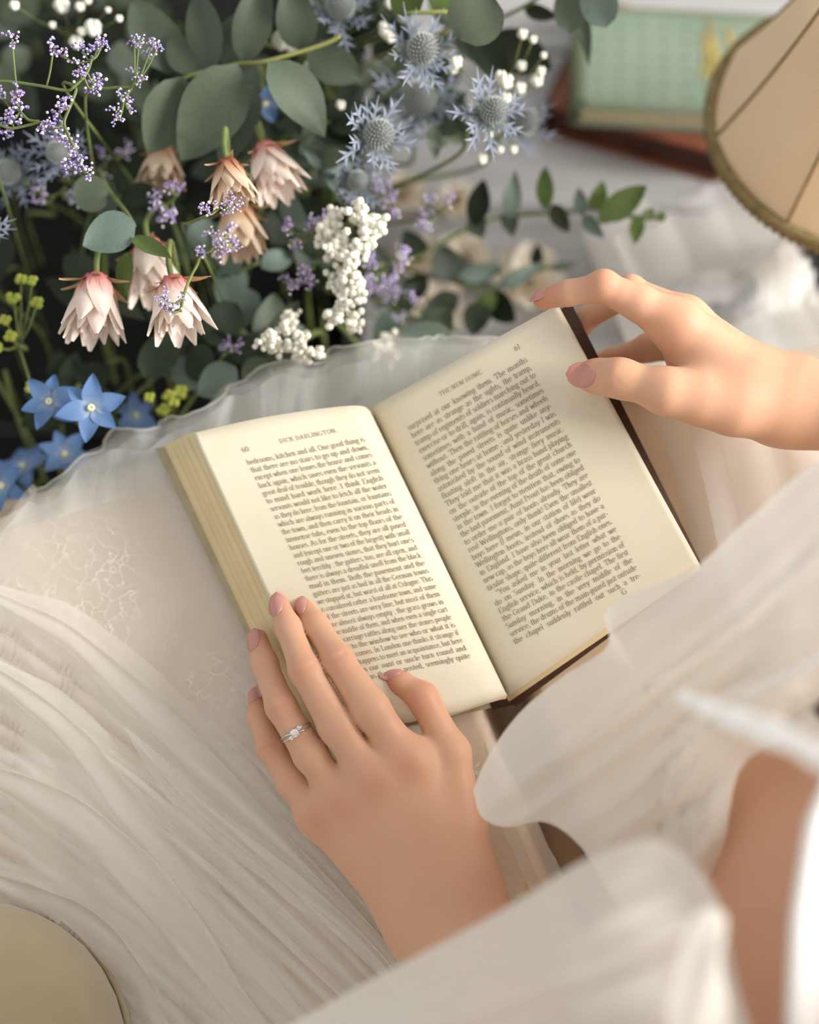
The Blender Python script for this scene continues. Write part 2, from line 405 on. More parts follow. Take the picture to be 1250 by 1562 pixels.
def sdf_left(P):
    palm = None
    for (a, ra), (b, rb) in LMET:
        c = cone(P, a, b, ra, rb, VZ, .72); palm = c if palm is None else smin(palm, c, .026)
    palm = smin(palm, chain(P, LARM, VZ, .72, .02), .02)
    th = chain(P, LTH, k=.006)
    # webbing between thumb and index
    palm = smin(palm, cone(P, cc(640, 1210, 1.010), cc(668, 1330, 1.004), .014, .017, VZ, .6), .016)
    palm = smin(palm, th, .009)
    out = None
    # each finger melts into the palm, fingers stay apart
    for k, fg in LH.items():
        d = left_finger(P, fg); c, r = fg[2]
        ax = unit(np.cross(fg[1][0]-fg[3][0], VZ)); u = unit(fg[1][0]-fg[3][0])
        for off in (-.0016, .0012):
            pts = [(c+u*off+(ax*math.sin(p)+VZ*math.cos(p)*.96)*r*1.12, .0010) for p in (-.7, -.35, 0, .35, .7)]
            d = smax(d, -chain(P, pts, k=.0003), .0010)
        g = smin(palm, d, .010); out = g if out is None else np.minimum(out, g)
    for k, s in (('index', .5), ('middle', .75), ('ring', .55), ('pinky', .35)):                                     # knuckles of the hand's back
        c, r = LH[k][-1]; out = smin(out, np.linalg.norm(P-(c+VZ*r*.22*s), axis=1)-r*.50, .016)
    return out
# ---- right hand (holds the top corner of the book)
RIDX = [J(829, 457, 1.022, 15.5), J(868, 447, 1.014, 19.5), J(921, 438, 1.006, 23.5), J(975, 462, 1.008, 28), J(1030, 494, 1.012, 37)]
RMID = [J(876, 515, 1.066, 14), J(898, 484, 1.066, 18), J(962, 444, 1.044, 22), J(1046, 486, 1.035, 32)]
RRNG = [J(912, 553, 1.092, 15), J(936, 548, 1.092, 18), J(990, 531, 1.078, 20.5), J(1056, 520, 1.060, 31)]
RPNK = [J(950, 592, 1.094, 14), J(1000, 585, 1.09, 17), J(1064, 566, 1.078, 28)]
RTH = [J(886, 572, 1.0195, 17.5), J(912, 574, 1.013, 22.5), J(946, 577, 1.005, 26.5), J(1018, 597, 1.0, 33), J(1070, 606, 1.003, 39), J(1120, 616, 1.006, 45), J(1190, 622, 1.012, 46)]
RARM = [J(1186, 610, 1.018, 53), J(1225, 615, 1.016, 54), J(1400, 655, 1.0, 72), J(1760, 740, .97, 90)]
RN = unit(A(.25, .55, .8))
def sdf_right(P):
    wr = J(1178, 605, 1.018, 50); palm = None
    for fg in (RIDX, RMID, RRNG, RPNK):
        a, ra = fg[-1]; c = cone(P, a, wr[0]+(a-RIDX[-1][0])*.35, ra, wr[1]*.92); palm = c if palm is None else smin(palm, c, .014)
    palm = smin(palm, chain(P, RARM, VZ, .8, .02), .02)
    palm = smin(palm, cone(P, cc(1050, 548, 1.022), cc(1130, 590, 1.016), .012, .018), .014)
    th = chain(P, RTH, VZ, .88, .009)
    out = smin(palm, th, .010)
    c = RTH[2][0]; ax = unit(np.cross(RTH[1][0]-RTH[3][0], VZ)); u = unit(RTH[1][0]-RTH[3][0]); rr = RTH[2][1]
    for off, hw in ((-.0012, .004), (.0014, .004)):
        out = smax(out, -cone(P, c+u*off-ax*hw+VZ*rr*.93, c+u*off+ax*hw+VZ*rr*.93, .0003, .0003), .0009)
    core = out; res = out
    for fg in (RIDX, RMID, RRNG, RPNK):
        d = chain(P, fg, k=.003); c, r = fg[-2] if len(fg) < 5 else fg[2]
        d = smin(d, np.linalg.norm(P-c-A(0, .15*r, 0), axis=1)-r*.95, .004)
        res = np.minimum(res, smin(core, d, .008))
    return res
def flush(V, spots):
    t = np.zeros(len(V))
    for c, r, s in spots: t = np.maximum(t, s*np.exp(-((V-c)**2).sum(1)/(r*r)))
    return t
def bounds(js, m):
    L = np.array([c-r for c, r in js]).min(0)-m; H = np.array([c+r for c, r in js]).max(0)+m; return L, H
def hand_mesh():
    js = [j for f in LH.values() for j in f]+LTH+[J(780, 1530, .975, 80), J(640, 1530, .975, 60)]
    lo, hi = bounds(js, .004); hi[2] += .002
    V1, F1 = surface_net(sdf_left, lo, hi, .00115); V1 = relax(V1, F1, 1, .4)
    sp = []
    for f in LH.values(): sp += [(f[0][0], .010, .75), (f[2][0]+VZ*f[2][1], .009, .28), (f[-1][0]+VZ*.012, .010, .40)]
    sp += [(LTH[0][0], .014, .85), (LTH[2][0], .013, .6)]
    t1 = flush(V1, sp)
    js = RIDX+RMID+RRNG+RPNK+RTH+[J(1330, 630, 1.01, 64)]
    lo, hi = bounds(js, .004); hi[0] = cc(1330, 600, 1.0)[0]
    V2, F2 = surface_net(sdf_right, lo, hi, .0013); V2 = relax(V2, F2, 1, .4)
    sp = [(RIDX[0][0], .014, .9), (RIDX[2][0], .012, .5), (RIDX[-1][0]+VZ*.01, .012, .35), (RTH[0][0], .013, .6), (RTH[2][0]+VZ*.008, .009, .15), (RMID[0][0], .011, .75), (RRNG[0][0], .011, .75)]
    t2 = flush(V2, sp)
    # arms, shoulders, chest, neck
    sh_l = cc(1560, 2150, .60); sh_r = cc(2250, 1150, .78)
    def torso(P):
        q = .25
        d = chain(P, [(LARM[1][0]*(1-q)+LARM[2][0]*q, (LARM[1][1]*(1-q)+LARM[2][1]*q)*.95), (LARM[2][0], LARM[2][1]), (LARM[3][0], LARM[3][1])], VZ, .72, .02)
        d = smin(d, chain(P, [LARM[3], (sh_l, .052)], k=.02), .02)
        d = smin(d, chain(P, [(RARM[1][0]*.7+RARM[2][0]*.3, RARM[1][1]), (RARM[2][0], RARM[2][1]), (RARM[3][0], RARM[3][1])], VZ, .8, .02), .02)
        d = smin(d, chain(P, [RARM[3], (sh_r, .052)], k=.02), .02)
        c = cc(1485, 1560, .92); e = (P-c)/A(.165, .19, .15); l = np.sqrt((e*e).sum(1)); d = smin(d, (l-1)*.15, .05)
        d = smin(d, cone(P, sh_l, sh_r, .06, .06), .08)
        d = smin(d, cone(P, c, cc(1900, 1900, .62), .12, .055), .06)
        return d
    lo = A(-.02, -.52, -1.10); hi = A(.72, .12, -.48)
    V3, F3 = surface_net(torso, lo, hi, .006); V3 = relax(V3, F3, 2, .5)
    # the coarse arms start inside the fine forearms
    V = np.vstack([V1, V2, V3]); F = np.vstack([F1, F2+len(V1), F3+len(V1)+len(V2)])
    return c2w(V), F, np.concatenate([t1, t2, np.full(len(V3), .15)])
def march(sdf, p, n, far=.03):
    """slide points along -n until they meet the surface"""
    t = np.zeros(len(p))
    for _ in range(40):
        d = sdf(p-n*t[:, None]); t = t+np.clip(d, -.002, .004)*.8
        t = np.minimum(t, t[len(t)//2]+.0032)
    return p-n*t[:, None]
def nail(sdf, cpx, cpy, d, ax, n, ln, wd, parent):
    """finger nail laid on the finger: ax = towards the tip (camera frame), n = outward"""
    n = unit(A(*n)); ax = A(*ax); ax = unit(ax-n*(ax@n)); s = np.cross(n, ax); c = cc(cpx, cpy, d)
    nu, nv = 13, 11; P = []
    for i in range(nu):
        x = -1+2*i/(nu-1)
        for j in range(nv):
            y = -1+2*j/(nv-1)
            # rounded almond outline
            w = wd*math.sqrt(max(0, 1-abs(x)**2.6))*(1.0 if x < .2 else 1-.12*(x-.2)); w = max(w, wd*.05)
            P.append(c+ax*x*ln+s*y*w)
    P = np.array(P); Q = march(sdf, P+n*.008, n)
    r = (np.linspace(-1, 1, nu)[:, None]*np.ones(nv)).ravel()
    e = np.maximum(np.abs(r), (np.ones(nu)[:, None]*np.abs(np.linspace(-1, 1, nv))).ravel())
    Q = Q+n*(.0006*(1-e**4)+.0001)[:, None]+ax*np.where(r > .6, (r-.6)*.0022, 0)[:, None]
    V = c2w(Q); nw = c2w(Q+n*.001)-V
    return sheet('fingernail', V.reshape(nu, nv, 3), M['nail'], parent, .0006, (nw/np.linalg.norm(nw, axis=1, keepdims=True)).mean(0))
PERSON = thing('person', W(900, 1500, 1.02)*A(1, 1, 0)+A(.12, -.05, 0), 'seated person in a white tulle dress holding the open book with both hands', 'person')
hv, hf, ht = hand_mesh()
bm_ = mesh('body', hv, hf, M['skin']); attr(bm_, 'tone', ht)
BODY = put('body', bm_, PERSON)
setp(BODY, 'bare hands and forearms with slender fingers')
NL = A(-.42, .10, .9)
one = lambda k: (lambda P: left_finger(P, LH[k]))
nail(one('pinky'), 391, 1058, 1.038, (.0, 1, 0), (-.75, .2, .55), .0065, .0042, BODY)
nail(one('ring'), 389, 978, 1.028, (-.12, 1, 0), (-.45, .2, .85), .0068, .0053, BODY)
nail(one('middle'), 423, 924, 1.022, (-.15, 1, 0), (-.42, .2, .88), .0072, .0054, BODY)
nail(one('index'), 459, 926, 1.025, (-.35, 1, 0), (-.50, .25, .80), .0066, .0048, BODY)
nail(sdf_left, 592, 1025, 1.022, (-1, .6, -.1), (.25, .80, .50), .0075, .0050, BODY)
nail(sdf_right, 888, 572, 1.016, (-1, .05, 0), (-.12, -.06, .97), .0082, .0074, BODY)
nail(sdf_right, 824, 449, 1.02, (-1, -.35, 0), (-.35, .85, .25), .0060, .0050, BODY)

# ------------------------------------------------------------------ the ring
def make_ring():
    a, b = LH['ring'][2][0], LH['ring'][3][0]; t = .52; c = a+(b-a)*t; ax = unit(b-a)
    r0 = (LH['ring'][2][1]*(1-t)+LH['ring'][3][1]*t)*.99
    u = unit(np.cross(VZ, ax)); v = unit(np.cross(ax, u))
    root = thing('diamond_ring', c2w((c)[None])[0], 'silver twisted ring with a round clear stone on a finger', 'ring')
    mb = MB()
    for s in (0, 1):
        P = []
        for k in range(49):
            th = 2*math.pi*k/48; tw = .0007*math.cos(th/2*2+math.pi*s) if True else 0
            top = max(0, math.sin(th))**3; sway = (.0016*math.sin((th-math.pi/2)*1.6))*(1 if s else -1)*max(0, math.sin(th))
            P.append(c2w((c+(r0+.0003)*(math.cos(th)*u*1.0+math.sin(th)*v*.95)+ax*(sway+tw*.5))[None])[0])
        tube(mb, P, .00055, 6, cap=False)
    mb.build('band', M['silver'], root)
    top = c+v*(r0*.95+.0011)
    def gem(p, r, name):
        g = MB(); n = v; V = []; seg = 10
        for rr, hh in ((.55, .5), (1.0, .1), (.5, -.55)):
            for k in range(seg):
                th = 2*math.pi*(k+(.5 if rr == 1.0 else 0))/seg; V.append(c2w((p+r*rr*(math.cos(th)*u+math.sin(th)*ax)+n*hh*r)[None])[0])
        F = [tuple(range(seg))]+[(i*seg+k, (i+1)*seg+k, (i+1)*seg+(k+1) % seg, i*seg+(k+1) % seg) for i in range(2) for k in range(seg)]+[tuple(2*seg+k for k in reversed(range(seg)))]
        g.add(V, F); o = g.build(name, M['gem'], root, False)
        pr = MB()
        for k in range(4):
            th = math.pi/4+math.pi/2*k; q = p+r*1.02*(math.cos(th)*u+math.sin(th)*ax)
            tube(pr, [c2w((q-n*r*.7)[None])[0], c2w((q+n*r*.35)[None])[0]], r*.16, 5)
        pr.build('prong', M['silver'], o)
    gem(top+v*.0006, .0024, 'centre_stone')
    gem(top+u*.0034+ax*-.0012-v*.0004, .00125, 'side_stone'); gem(top-u*.0030+ax*.0014-v*.0004, .00125, 'side_stone')
make_ring()

# ------------------------------------------------------------------ the open book
def lerp(a, b, t): return a+(b-a)*t
class Page:
    """page surface given by its top and bottom edge lines in photo pixels, plus a height above the lap plane"""
    def __init__(s, S, top, bot, h_top, h_bot, bow=0.):
        s.S = S; s.top = np.array(top, float); s.bot = np.array(bot, float); s.ht = h_top; s.hb = h_bot; s.bow = bow
    def pxpy(s, u, v):
        u = np.asarray(u, float); v = np.asarray(v, float)
        def C(T):
            return np.stack([np.interp(u, s.S, T[:, 0]), np.interp(u, s.S, T[:, 1])], -1)
        a, b = C(s.top), C(s.bot); return a+(b-a)*v[..., None]
    def __call__(s, u, v, lift=0.):
        u, v = np.broadcast_arrays(np.asarray(u, float), np.asarray(v, float))
        q = s.pxpy(u, v); h = lerp(np.interp(u, s.S, s.ht), np.interp(u, s.S, s.hb), v)+s.bow*np.sin(np.pi*v)*u
        return W(q[..., 0], q[..., 1], lap_d(q[..., 0], q[..., 1])-h-lift)
    def inv(s, px, py):
        u, v = .5, .5
        for _ in range(60):
            q = s.pxpy(np.array(u), np.array(v)); e = A(px, py)-q; h = 1e-4
            a = (s.pxpy(np.array(u+h), np.array(v))-q)/h; b = (s.pxpy(np.array(u), np.array(v+h))-q)/h
            du, dv = np.linalg.solve(np.stack([a, b], 1), e); u += du*.7; v += dv*.7
            u = min(max(u, 0), 1); v = min(max(v, 0), 1)
        return u, v
def smooth_curve(S, T, n=25):
    P = spline([A(*t) for t in T], 200); x = np.linspace(0, len(T)-1, 200); si = np.interp(x, np.arange(len(T)), S)
    u = np.linspace(0, 1, n); P = np.array(P); return u, np.stack([np.interp(u, si, P[:, k]) for k in range(P.shape[1])], 1)
SL = [0, .05, .15, .35, .65, 1]
uL, TL = smooth_curve(SL, [(565, 627), (556, 620), (531, 619), (470, 626), (385, 640), (294, 661)])
_, BL = smooth_curve(SL, [(774, 1061), (763, 1063), (738, 1071), (680, 1090), (592, 1108), (505, 1120)])
_, HL = smooth_curve(SL, [(.0205, .0225), (.0285, .029), (.0345, .034), (.0385, .037), (.041, .037), (.043, .034)])
LEFT = Page(uL, TL, BL, HL[:, 0], HL[:, 1])
SR = [0, .04, .10, .25, .6, 1]
lr = lambda a, b: [tuple(lerp(A(*a), A(*b), t)) for t in SR]
uR, TR = smooth_curve(SR, lr((563, 623), (850, 465)))
_, BR = smooth_curve(SR, lr((774, 1063), (1068, 861)))
_, HR = smooth_curve(SR, [(.0130, .015), (.0190, .020), (.0245, .024), (.0325, .029), (.046, .036), (.056, .043)])
RIGHT = Page(uR, TR, BR, HR[:, 0], HR[:, 1])
BOOK = thing('open_book', W(668, 845, lap_d(668, 845)), 'open old book with cream printed pages lying on the lap', 'book')
NV = -FW
def leaf_of(pg, name, mat_, u0=0., u1=1., lift=0., thick=.0003, nu=41, nv=25, parent=None, dpx=(0, 0)):
    U, Vv = np.meshgrid(np.linspace(u0, u1, nu), np.linspace(0, 1, nv), indexing='ij')
    return sheet(name, pg(U, Vv, lift), mat_, parent or BOOK, thick, NV)
LP = leaf_of(LEFT, 'page', M['paper']); LP['label'] = 'bright cream left page with printed text'
RP = leaf_of(RIGHT, 'page', M['paper']); RP['label'] = 'tan cream right page with printed text'
# leaves under the left page, fanned at the fore edge
rb = random.Random(3)
for k in range(11):
    t = (k+1)/11.0; ex = -43*(.10+.90*t)+(0, 4, -3, 4, -4, 5, -3, 4, -5, 3, 0)[k]; ey = 19*t+rb.uniform(-1, 1); dz = .0025+.0275*t+rb.uniform(-.0006, .0006)
    top = TL+np.outer(uL**1.2, A(ex, ey))+np.outer(1-uL, A(0, 6*t)); bot = BL+np.outer(uL**1.2, A(ex*.95, ey*.9))+np.outer(1-uL, A(-2*t, 5*t))
    hh = np.maximum(np.interp(uL, uL, HL[:, 0])-dz*np.minimum(1, .35+uL), .006); hb = np.maximum(HL[:, 1]-dz*np.minimum(1, .35+uL)*.9, .006)
    leaf_of(Page(uL, top, bot, hh, hb), 'page_bundle', M['paper' if k % 2 else 'paper_edge'], thick=.0010, nu=25, nv=9)
for k in range(3):
    t = (k+1)/3.0; dz = .0022*(k+1)
    top = TR+np.outer(uR, A(4*t, 4*t)); bot = BR+np.outer(np.ones_like(uR), A(2*t, 8*t))+np.outer(uR, A(1*t, -1*t))
    leaf_of(Page(uR, top, bot, HR[:, 0]-dz, HR[:, 1]-dz), 'page_bundle', M['paper_edge'], thick=.0021, nu=17, nv=9)
def board(name, pts, hs, mat_, thick):
    S2 = np.array([0, 1.]); pg = Page(S2, [pts[0], pts[1]], [pts[3], pts[2]], [hs[0], hs[1]], [hs[3], hs[2]])
    return leaf_of(pg, name, mat_, thick=thick, nu=9, nv=9)
b1 = board('cover', [(556, 634), (237, 684), (462, 1146), (758, 1078)], [.007, .0065, .0055, .0055], M['cloth_cover'], .0032); b1['label'] = 'worn cream cloth front cover'
b2 = board('cover', [(575, 630), (872, 462), (1074, 866), (786, 1078)], [.010, .037, .033, .010], M['brown_cover'], .0032); b2['label'] = 'dark brown back cover'
board('spine', [(552, 634), (580, 628), (792, 1074), (752, 1082)], [.006, .010, .010, .006], M['brown_cover'], .0035)

# ---- printed text: a small serif letter set drawn with a broad nib
def glyphs():
    G = {}
    def L(*p): return ('l', p)
    def Arc(cx, cy, rx, ry, a0, a1, n=9): return ('l', tuple(c for i in range(n) for c in (cx+rx*math.cos(math.radians(a0+(a1-a0)*i/(n-1))), cy+ry*math.sin(math.radians(a0+(a1-a0)*i/(n-1))))))
    def S(x, y, h=.16): return ('s', (x-h, y, x+h, y))
    def St(x, y0, y1, b=1, t=1): return [L(x, y0, x, y1)]+([S(x, y0)] if b else [])+([('s', (x-.17, y1, x, y1))] if t else [])
    a = 1.5; d = -.5
    G['a'] = (.86, [Arc(.36, .7, .26, .28, 160, 0), L(.62, .7, .62, .1, .76, .03), Arc(.36, .27, .26, .26, 60, 330)])
    G['b'] = (.95, [L(.2, a, .2, 0), ('s', (.03, a, .2, a)), Arc(.5, .48, .32, .48, 140, -140)])
    G['c'] = (.82, [Arc(.45, .5, .35, .48, 45, 315)])
    G['d'] = (.98, [L(.72, a, .72, 0), ('s', (.55, a, .72, a)), ('s', (.72, 0, .9, 0)), Arc(.42, .48, .32, .48, 40, 320)])
    G['e'] = (.84, [Arc(.43, .5, .34, .48, 0, 310, 12), L(.1, .52, .77, .52)])
    G['f'] = (.58, [L(.24, 0, .24, 1.1), Arc(.45, 1.15, .21, .35, 180, 50), S(.24, 0), ('s', (.05, .95, .5, .95))])
    G['g'] = (.86, [Arc(.4, .62, .28, .36, 0, 360, 12), Arc(.42, -.2, .33, .28, 0, 360, 12), L(.3, .28, .2, .12, .4, .06), L(.62, .85, .82, .95)])
    G['h'] = (1.0, [L(.2, a, .2, 0), ('s', (.03, a, .2, a)), S(.2, 0), Arc(.46, .62, .26, .36, 160, 0), L(.72, .62, .72, 0), S(.72, 0)])
    G['i'] = (.48, St(.24, 0, .97)+[L(.24, 1.25, .24, 1.42)])
    G['j'] = (.45, [L(.28, .97, .28, -.3), Arc(.1, -.3, .18, .2, 0, -110), ('s', (.1, .97, .28, .97)), L(.28, 1.25, .28, 1.42)])
    G['k'] = (.95, [L(.2, a, .2, 0), ('s', (.03, a, .2, a)), S(.2, 0), L(.22, .4, .7, .95), L(.38, .55, .78, 0), S(.78, 0), S(.68, .95, .14)])
    G['l'] = (.46, St(.23, 0, a))
    G['m'] = (1.5, [L(.2, .97, .2, 0), ('s', (.03, .97, .2, .97)), S(.2, 0), Arc(.46, .62, .26, .36, 160, 0), L(.72, .62, .72, 0), S(.72, 0), Arc(.98, .62, .26, .36, 160, 0), L(1.24, .62, 1.24, 0), S(1.24, 0)])
    G['n'] = (1.0, [L(.2, .97, .2, 0), ('s', (.03, .97, .2, .97)), S(.2, 0), Arc(.46, .62, .26, .36, 160, 0), L(.72, .62, .72, 0), S(.72, 0)])
    G['o'] = (.92, [Arc(.46, .49, .36, .48, 0, 360, 14)])
    G['p'] = (.95, [L(.2, .97, .2, d), ('s', (.03, .97, .2, .97)), S(.2, d), Arc(.5, .49, .32, .48, 140, -140)])
    G['q'] = (.95, [L(.72, .97, .72, d), S(.72, d), Arc(.42, .49, .32, .48, 40, 320)])
    G['r'] = (.72, [L(.2, .97, .2, 0), ('s', (.03, .97, .2, .97)), S(.2, 0), Arc(.45, .62, .25, .34, 165, 50)])
    G['s'] = (.7, [Arc(.36, .73, .24, .24, 40, 250, 8), Arc(.36, .26, .25, .26, 90, -150, 8)])
    G['t'] = (.58, [L(.24, 1.3, .24, .2), Arc(.42, .2, .18, .2, 180, 310), ('s', (.04, .95, .5, .95))])
    G['u'] = (.98, [L(.2, .97, .2, .35), Arc(.46, .35, .26, .36, 180, 340), L(.72, .97, .72, 0), ('s', (.03, .97, .2, .97)), ('s', (.55, .97, .72, .97)), ('s', (.72, 0, .9, 0))])
    G['v'] = (.9, [L(.12, .97, .45, 0), L(.45, 0, .78, .97), S(.12, .97), S(.78, .97)])
    G['w'] = (1.3, [L(.12, .97, .4, 0), L(.4, 0, .65, .9), L(.65, .9, .9, 0), L(.9, 0, 1.18, .97), S(.12, .97), S(1.18, .97)])
    G['x'] = (.92, [L(.12, .97, .78, 0), L(.75, .97, .12, 0), S(.12, .97), S(.76, .97), S(.12, 0), S(.78, 0)])
    G['y'] = (.9, [L(.12, .97, .45, .02), L(.78, .97, .36, -.3, .15, -.42), S(.12, .97), S(.78, .97)])
    G['z'] = (.8, [('s', (.1, .95, .68, .95)), L(.68, .95, .1, 0), ('s', (.1, .0, .7, .0))])
    H = 1.45
    G['I'] = (.6, [L(.3, 0, .3, H), S(.3, 0, .2), S(.3, H, .2)])
    G['T'] = (1.2, [L(.6, 0, .6, H), S(.6, 0, .2), ('s', (.08, H, 1.12, H)), L(.1, H, .08, 1.15), L(1.1, H, 1.12, 1.15)])
    G['B'] = (1.1, [L(.25, 0, .25, H), ('s', (.08, H, .6, H)), ('s', (.08, 0, .6, 0)), Arc(.55, 1.1, .34, .35, 90, -90), Arc(.55, .38, .42, .38, 90, -90)])
    G['E'] = (1.12, [L(.25, 0, .25, H), ('s', (.08, H, .95, H)), ('s', (.08, 0, 1.0, 0)), ('s', (.25, .75, .7, .75)), L(.95, H, .97, 1.15), L(1.0, 0, 1.02, .3)])
    G['L'] = (1.05, [L(.25, 0, .25, H), S(.25, H, .2), ('s', (.08, 0, .95, 0)), L(.95, 0, .98, .35)])
    G['A'] = (1.25, [L(.15, 0, .6, H), L(.6, H, 1.08, 0), ('s', (.32, .5, .9, .5)), S(.15, 0), S(1.08, 0)])
    G['G'] = (1.3, [Arc(.65, .72, .52, .72, 45, 320, 14), L(1.08, .62, 1.08, .2), S(1.06, .62, .2)])
    G['C'] = (1.2, [Arc(.65, .72, .52, .72, 45, 315, 14), L(1.03, 1.25, 1.05, .95)])
    G['O'] = (1.3, [Arc(.65, .72, .52, .73, 0, 360, 16)])
    G['P'] = (1.02, [L(.25, 0, .25, H), S(.25, 0, .2), ('s', (.08, H, .55, H)), Arc(.52, 1.07, .4, .38, 90, -90)])
    G['D'] = (1.25, [L(.25, 0, .25, H), ('s', (.08, H, .6, H)), ('s', (.08, 0, .6, 0)), Arc(.55, .72, .55, .73, 90, -90)])
    G['R'] = (1.15, G['P'][1]+[L(.55, .7, 1.0, 0), S(1.02, 0, .12)])
    G['S'] = (.95, [Arc(.48, 1.1, .32, .34, 40, 250, 8), Arc(.48, .37, .35, .37, 90, -150, 8)])
    G['W'] = (1.7, [L(.15, H, .5, 0), L(.5, 0, .85, 1.3), L(.85, 1.3, 1.2, 0), L(1.2, 0, 1.55, H), S(.15, H), S(1.55, H)])
    G['Y'] = (1.15, [L(.15, H, .58, .7), L(1.0, H, .58, .7), L(.58, .7, .58, 0), S(.15, H), S(1.0, H), S(.58, 0, .2)])
    G['N'] = (1.3, [L(.2, 0, .2, H), L(.2, H, 1.05, 0), L(1.05, 0, 1.05, H), S(.2, 0), S(.2, H), S(1.05, H)])
    G['H'] = (1.35, [L(.25, 0, .25, H), L(1.1, 0, 1.1, H), ('s', (.25, .75, 1.1, .75)), S(.25, 0, .2), S(.25, H, .2), S(1.1, 0, .2), S(1.1, H, .2)])
    G['M'] = (1.55, [L(.2, 0, .2, H), L(.2, H, .75, .1), L(.75, .1, 1.3, H), L(1.3, H, 1.3, 0), S(.2, 0), S(1.3, 0), S(.2, H), S(1.3, H)])
    G['K'] = (1.25, [L(.25, 0, .25, H), S(.25, 0, .2), S(.25, H, .2), L(.3, .65, .95, H), L(.5, .85, 1.05, 0), S(1.05, 0), S(.95, H)])
    G['F'] = (1.05, [L(.25, 0, .25, H), ('s', (.08, H, .95, H)), S(.25, 0, .2), ('s', (.25, .75, .7, .75))])
    G['.'] = (.42, [L(.18, 0, .18, .18)]); G[','] = (.42, [L(.2, .15, .2, 0, .1, -.22)]); G[';'] = (.45, [L(.2, .15, .2, 0, .1, -.22), L(.2, .75, .2, .93)])
    G['-'] = (.6, [('s', (.08, .48, .5, .48)), ('s', (.08, .42, .5, .42))]); G['!'] = (.5, [L(.22, .4, .22, 1.45), L(.22, 0, .22, .18)])
    G['('] = (.5, [Arc(.6, .55, .42, 1.0, 120, 240)]); G[')'] = (.5, [Arc(-.1, .55, .42, 1.0, -60, 60)])
    G["'"] = (.3, [L(.15, 1.45, .12, 1.15)]); G['"'] = (.6, [L(.15, 1.4, .2, 1.15), L(.4, 1.4, .45, 1.15)])
    G['6'] = (.9, [Arc(.45, .45, .33, .45, 0, 360, 12), Arc(.8, .55, .68, .95, 115, 180, 6)]); G['0'] = (.9, [Arc(.45, .7, .35, .72, 0, 360, 14)])
    G['1'] = (.7, [L(.35, 0, .35, 1.42), S(.35, 0, .2), L(.35, 1.42, .15, 1.25)])
    return G
GL = glyphs()
def stroke_quads(st):
    kind, p = st; pts = [A(p[i], p[i+1]) for i in range(0, len(p), 2)]
    n = len(pts); out = []
    Lp = []; Rp = []
    for i in range(n):
        t = pts[min(i+1, n-1)]-pts[max(i-1, 0)]; l = np.linalg.norm(t); t = t/l if l > 1e-9 else A(1, 0)
        w = .036 if kind == 's' else .034+.06*abs(t[1])**1.3
        nn = A(-t[1], t[0])*w; Lp.append(pts[i]+nn); Rp.append(pts[i]-nn)
    return Lp, Rp
GQ = {k: (adv, [stroke_quads(s) for s in st]) for k, (adv, st) in GL.items()}
def put_text(V, F, page, s, place, xh):
    """place(x) -> (u,v) of the base line, x in 0..1 along the line; xh: x-height as (du,dv) upward"""
    pass
def line_mesh(V, F, text, O, X, Y, size, width=None, track=0.):
    """O: start, X: unit along, Y: unit up (page pixel space); justified to width if given"""
    words = text.split(' '); adv = lambda w: sum(GQ[c][0]+track for c in w)*size
    tot = sum(adv(w) for w in words); ns = len(words)-1
    sp = .55*size
    sx = 1.0
    if width is not None and ns:
        nat = tot+ns*.5*size
        if nat > width: sx = width/nat; sp = .5*size*sx
        else: sp = (width-tot)/ns
        if sp > 1.3*size: sx = min(1.12, (width-ns*1.0*size)/tot); sp = (width-tot*sx)/ns
    x = 0.
    for w in words:
        for c in w:
            a, qs = GQ[c]
            for Lp, Rp in qs:
                b = len(V); n = len(Lp)
                for p in Lp+Rp: V.append(O+X*(x+p[0]*size*sx)+Y*(p[1]*size))
                for i in range(n-1): F.append((b+i, b+i+1, b+n+i+1, b+n+i))
            x += (a+track)*size*sx
        x += sp
    return x-sp
def page_text(page, quad, lines, extras, size, name, parent):
    """quad: first line start, end; last line start, end (photo pixels, base lines)"""
    a, b, c, d = [A(*q) for q in quad]; n = len(lines); V = []; F = []
    for i, ln in enumerate(lines):
        t = i/(n-1); p, q = a+(c-a)*t, b+(d-b)*t; X = q-p; wd = np.linalg.norm(X); X /= wd
        Y = a-c; Y = Y/np.linalg.norm(Y)
        ind = 0
        if ln.startswith('>'): ln = ln[1:]; ind = 1.6*size
        line_mesh(V, F, ln, p+X*ind, X, Y, size, wd-ind)
    for (txt, p, q, sz, tr) in extras:
        p, q = A(*p), A(*q); X = unit(q-p); Y = unit(a-c); line_mesh(V, F, txt, p, X, Y, sz, None, tr)
    # invert every point onto the page surface
    P = np.array(V); u = np.full(len(P), .5); v = np.full(len(P), .5); h = 1e-4
    for _ in range(40):
        q = page.pxpy(u, v); e = P-q; da = (page.pxpy(u+h, v)-q)/h; db = (page.pxpy(u, v+h)-q)/h
        det = da[:, 0]*db[:, 1]-da[:, 1]*db[:, 0]
        u = np.clip(u+.7*(e[:, 0]*db[:, 1]-e[:, 1]*db[:, 0])/det, .0, .999); v = np.clip(v+.7*(da[:, 0]*e[:, 1]-da[:, 1]*e[:, 0])/det, 0, .999)
    return put(name, mesh(name, page(u, v, .00035), F, M['ink'], False), parent)
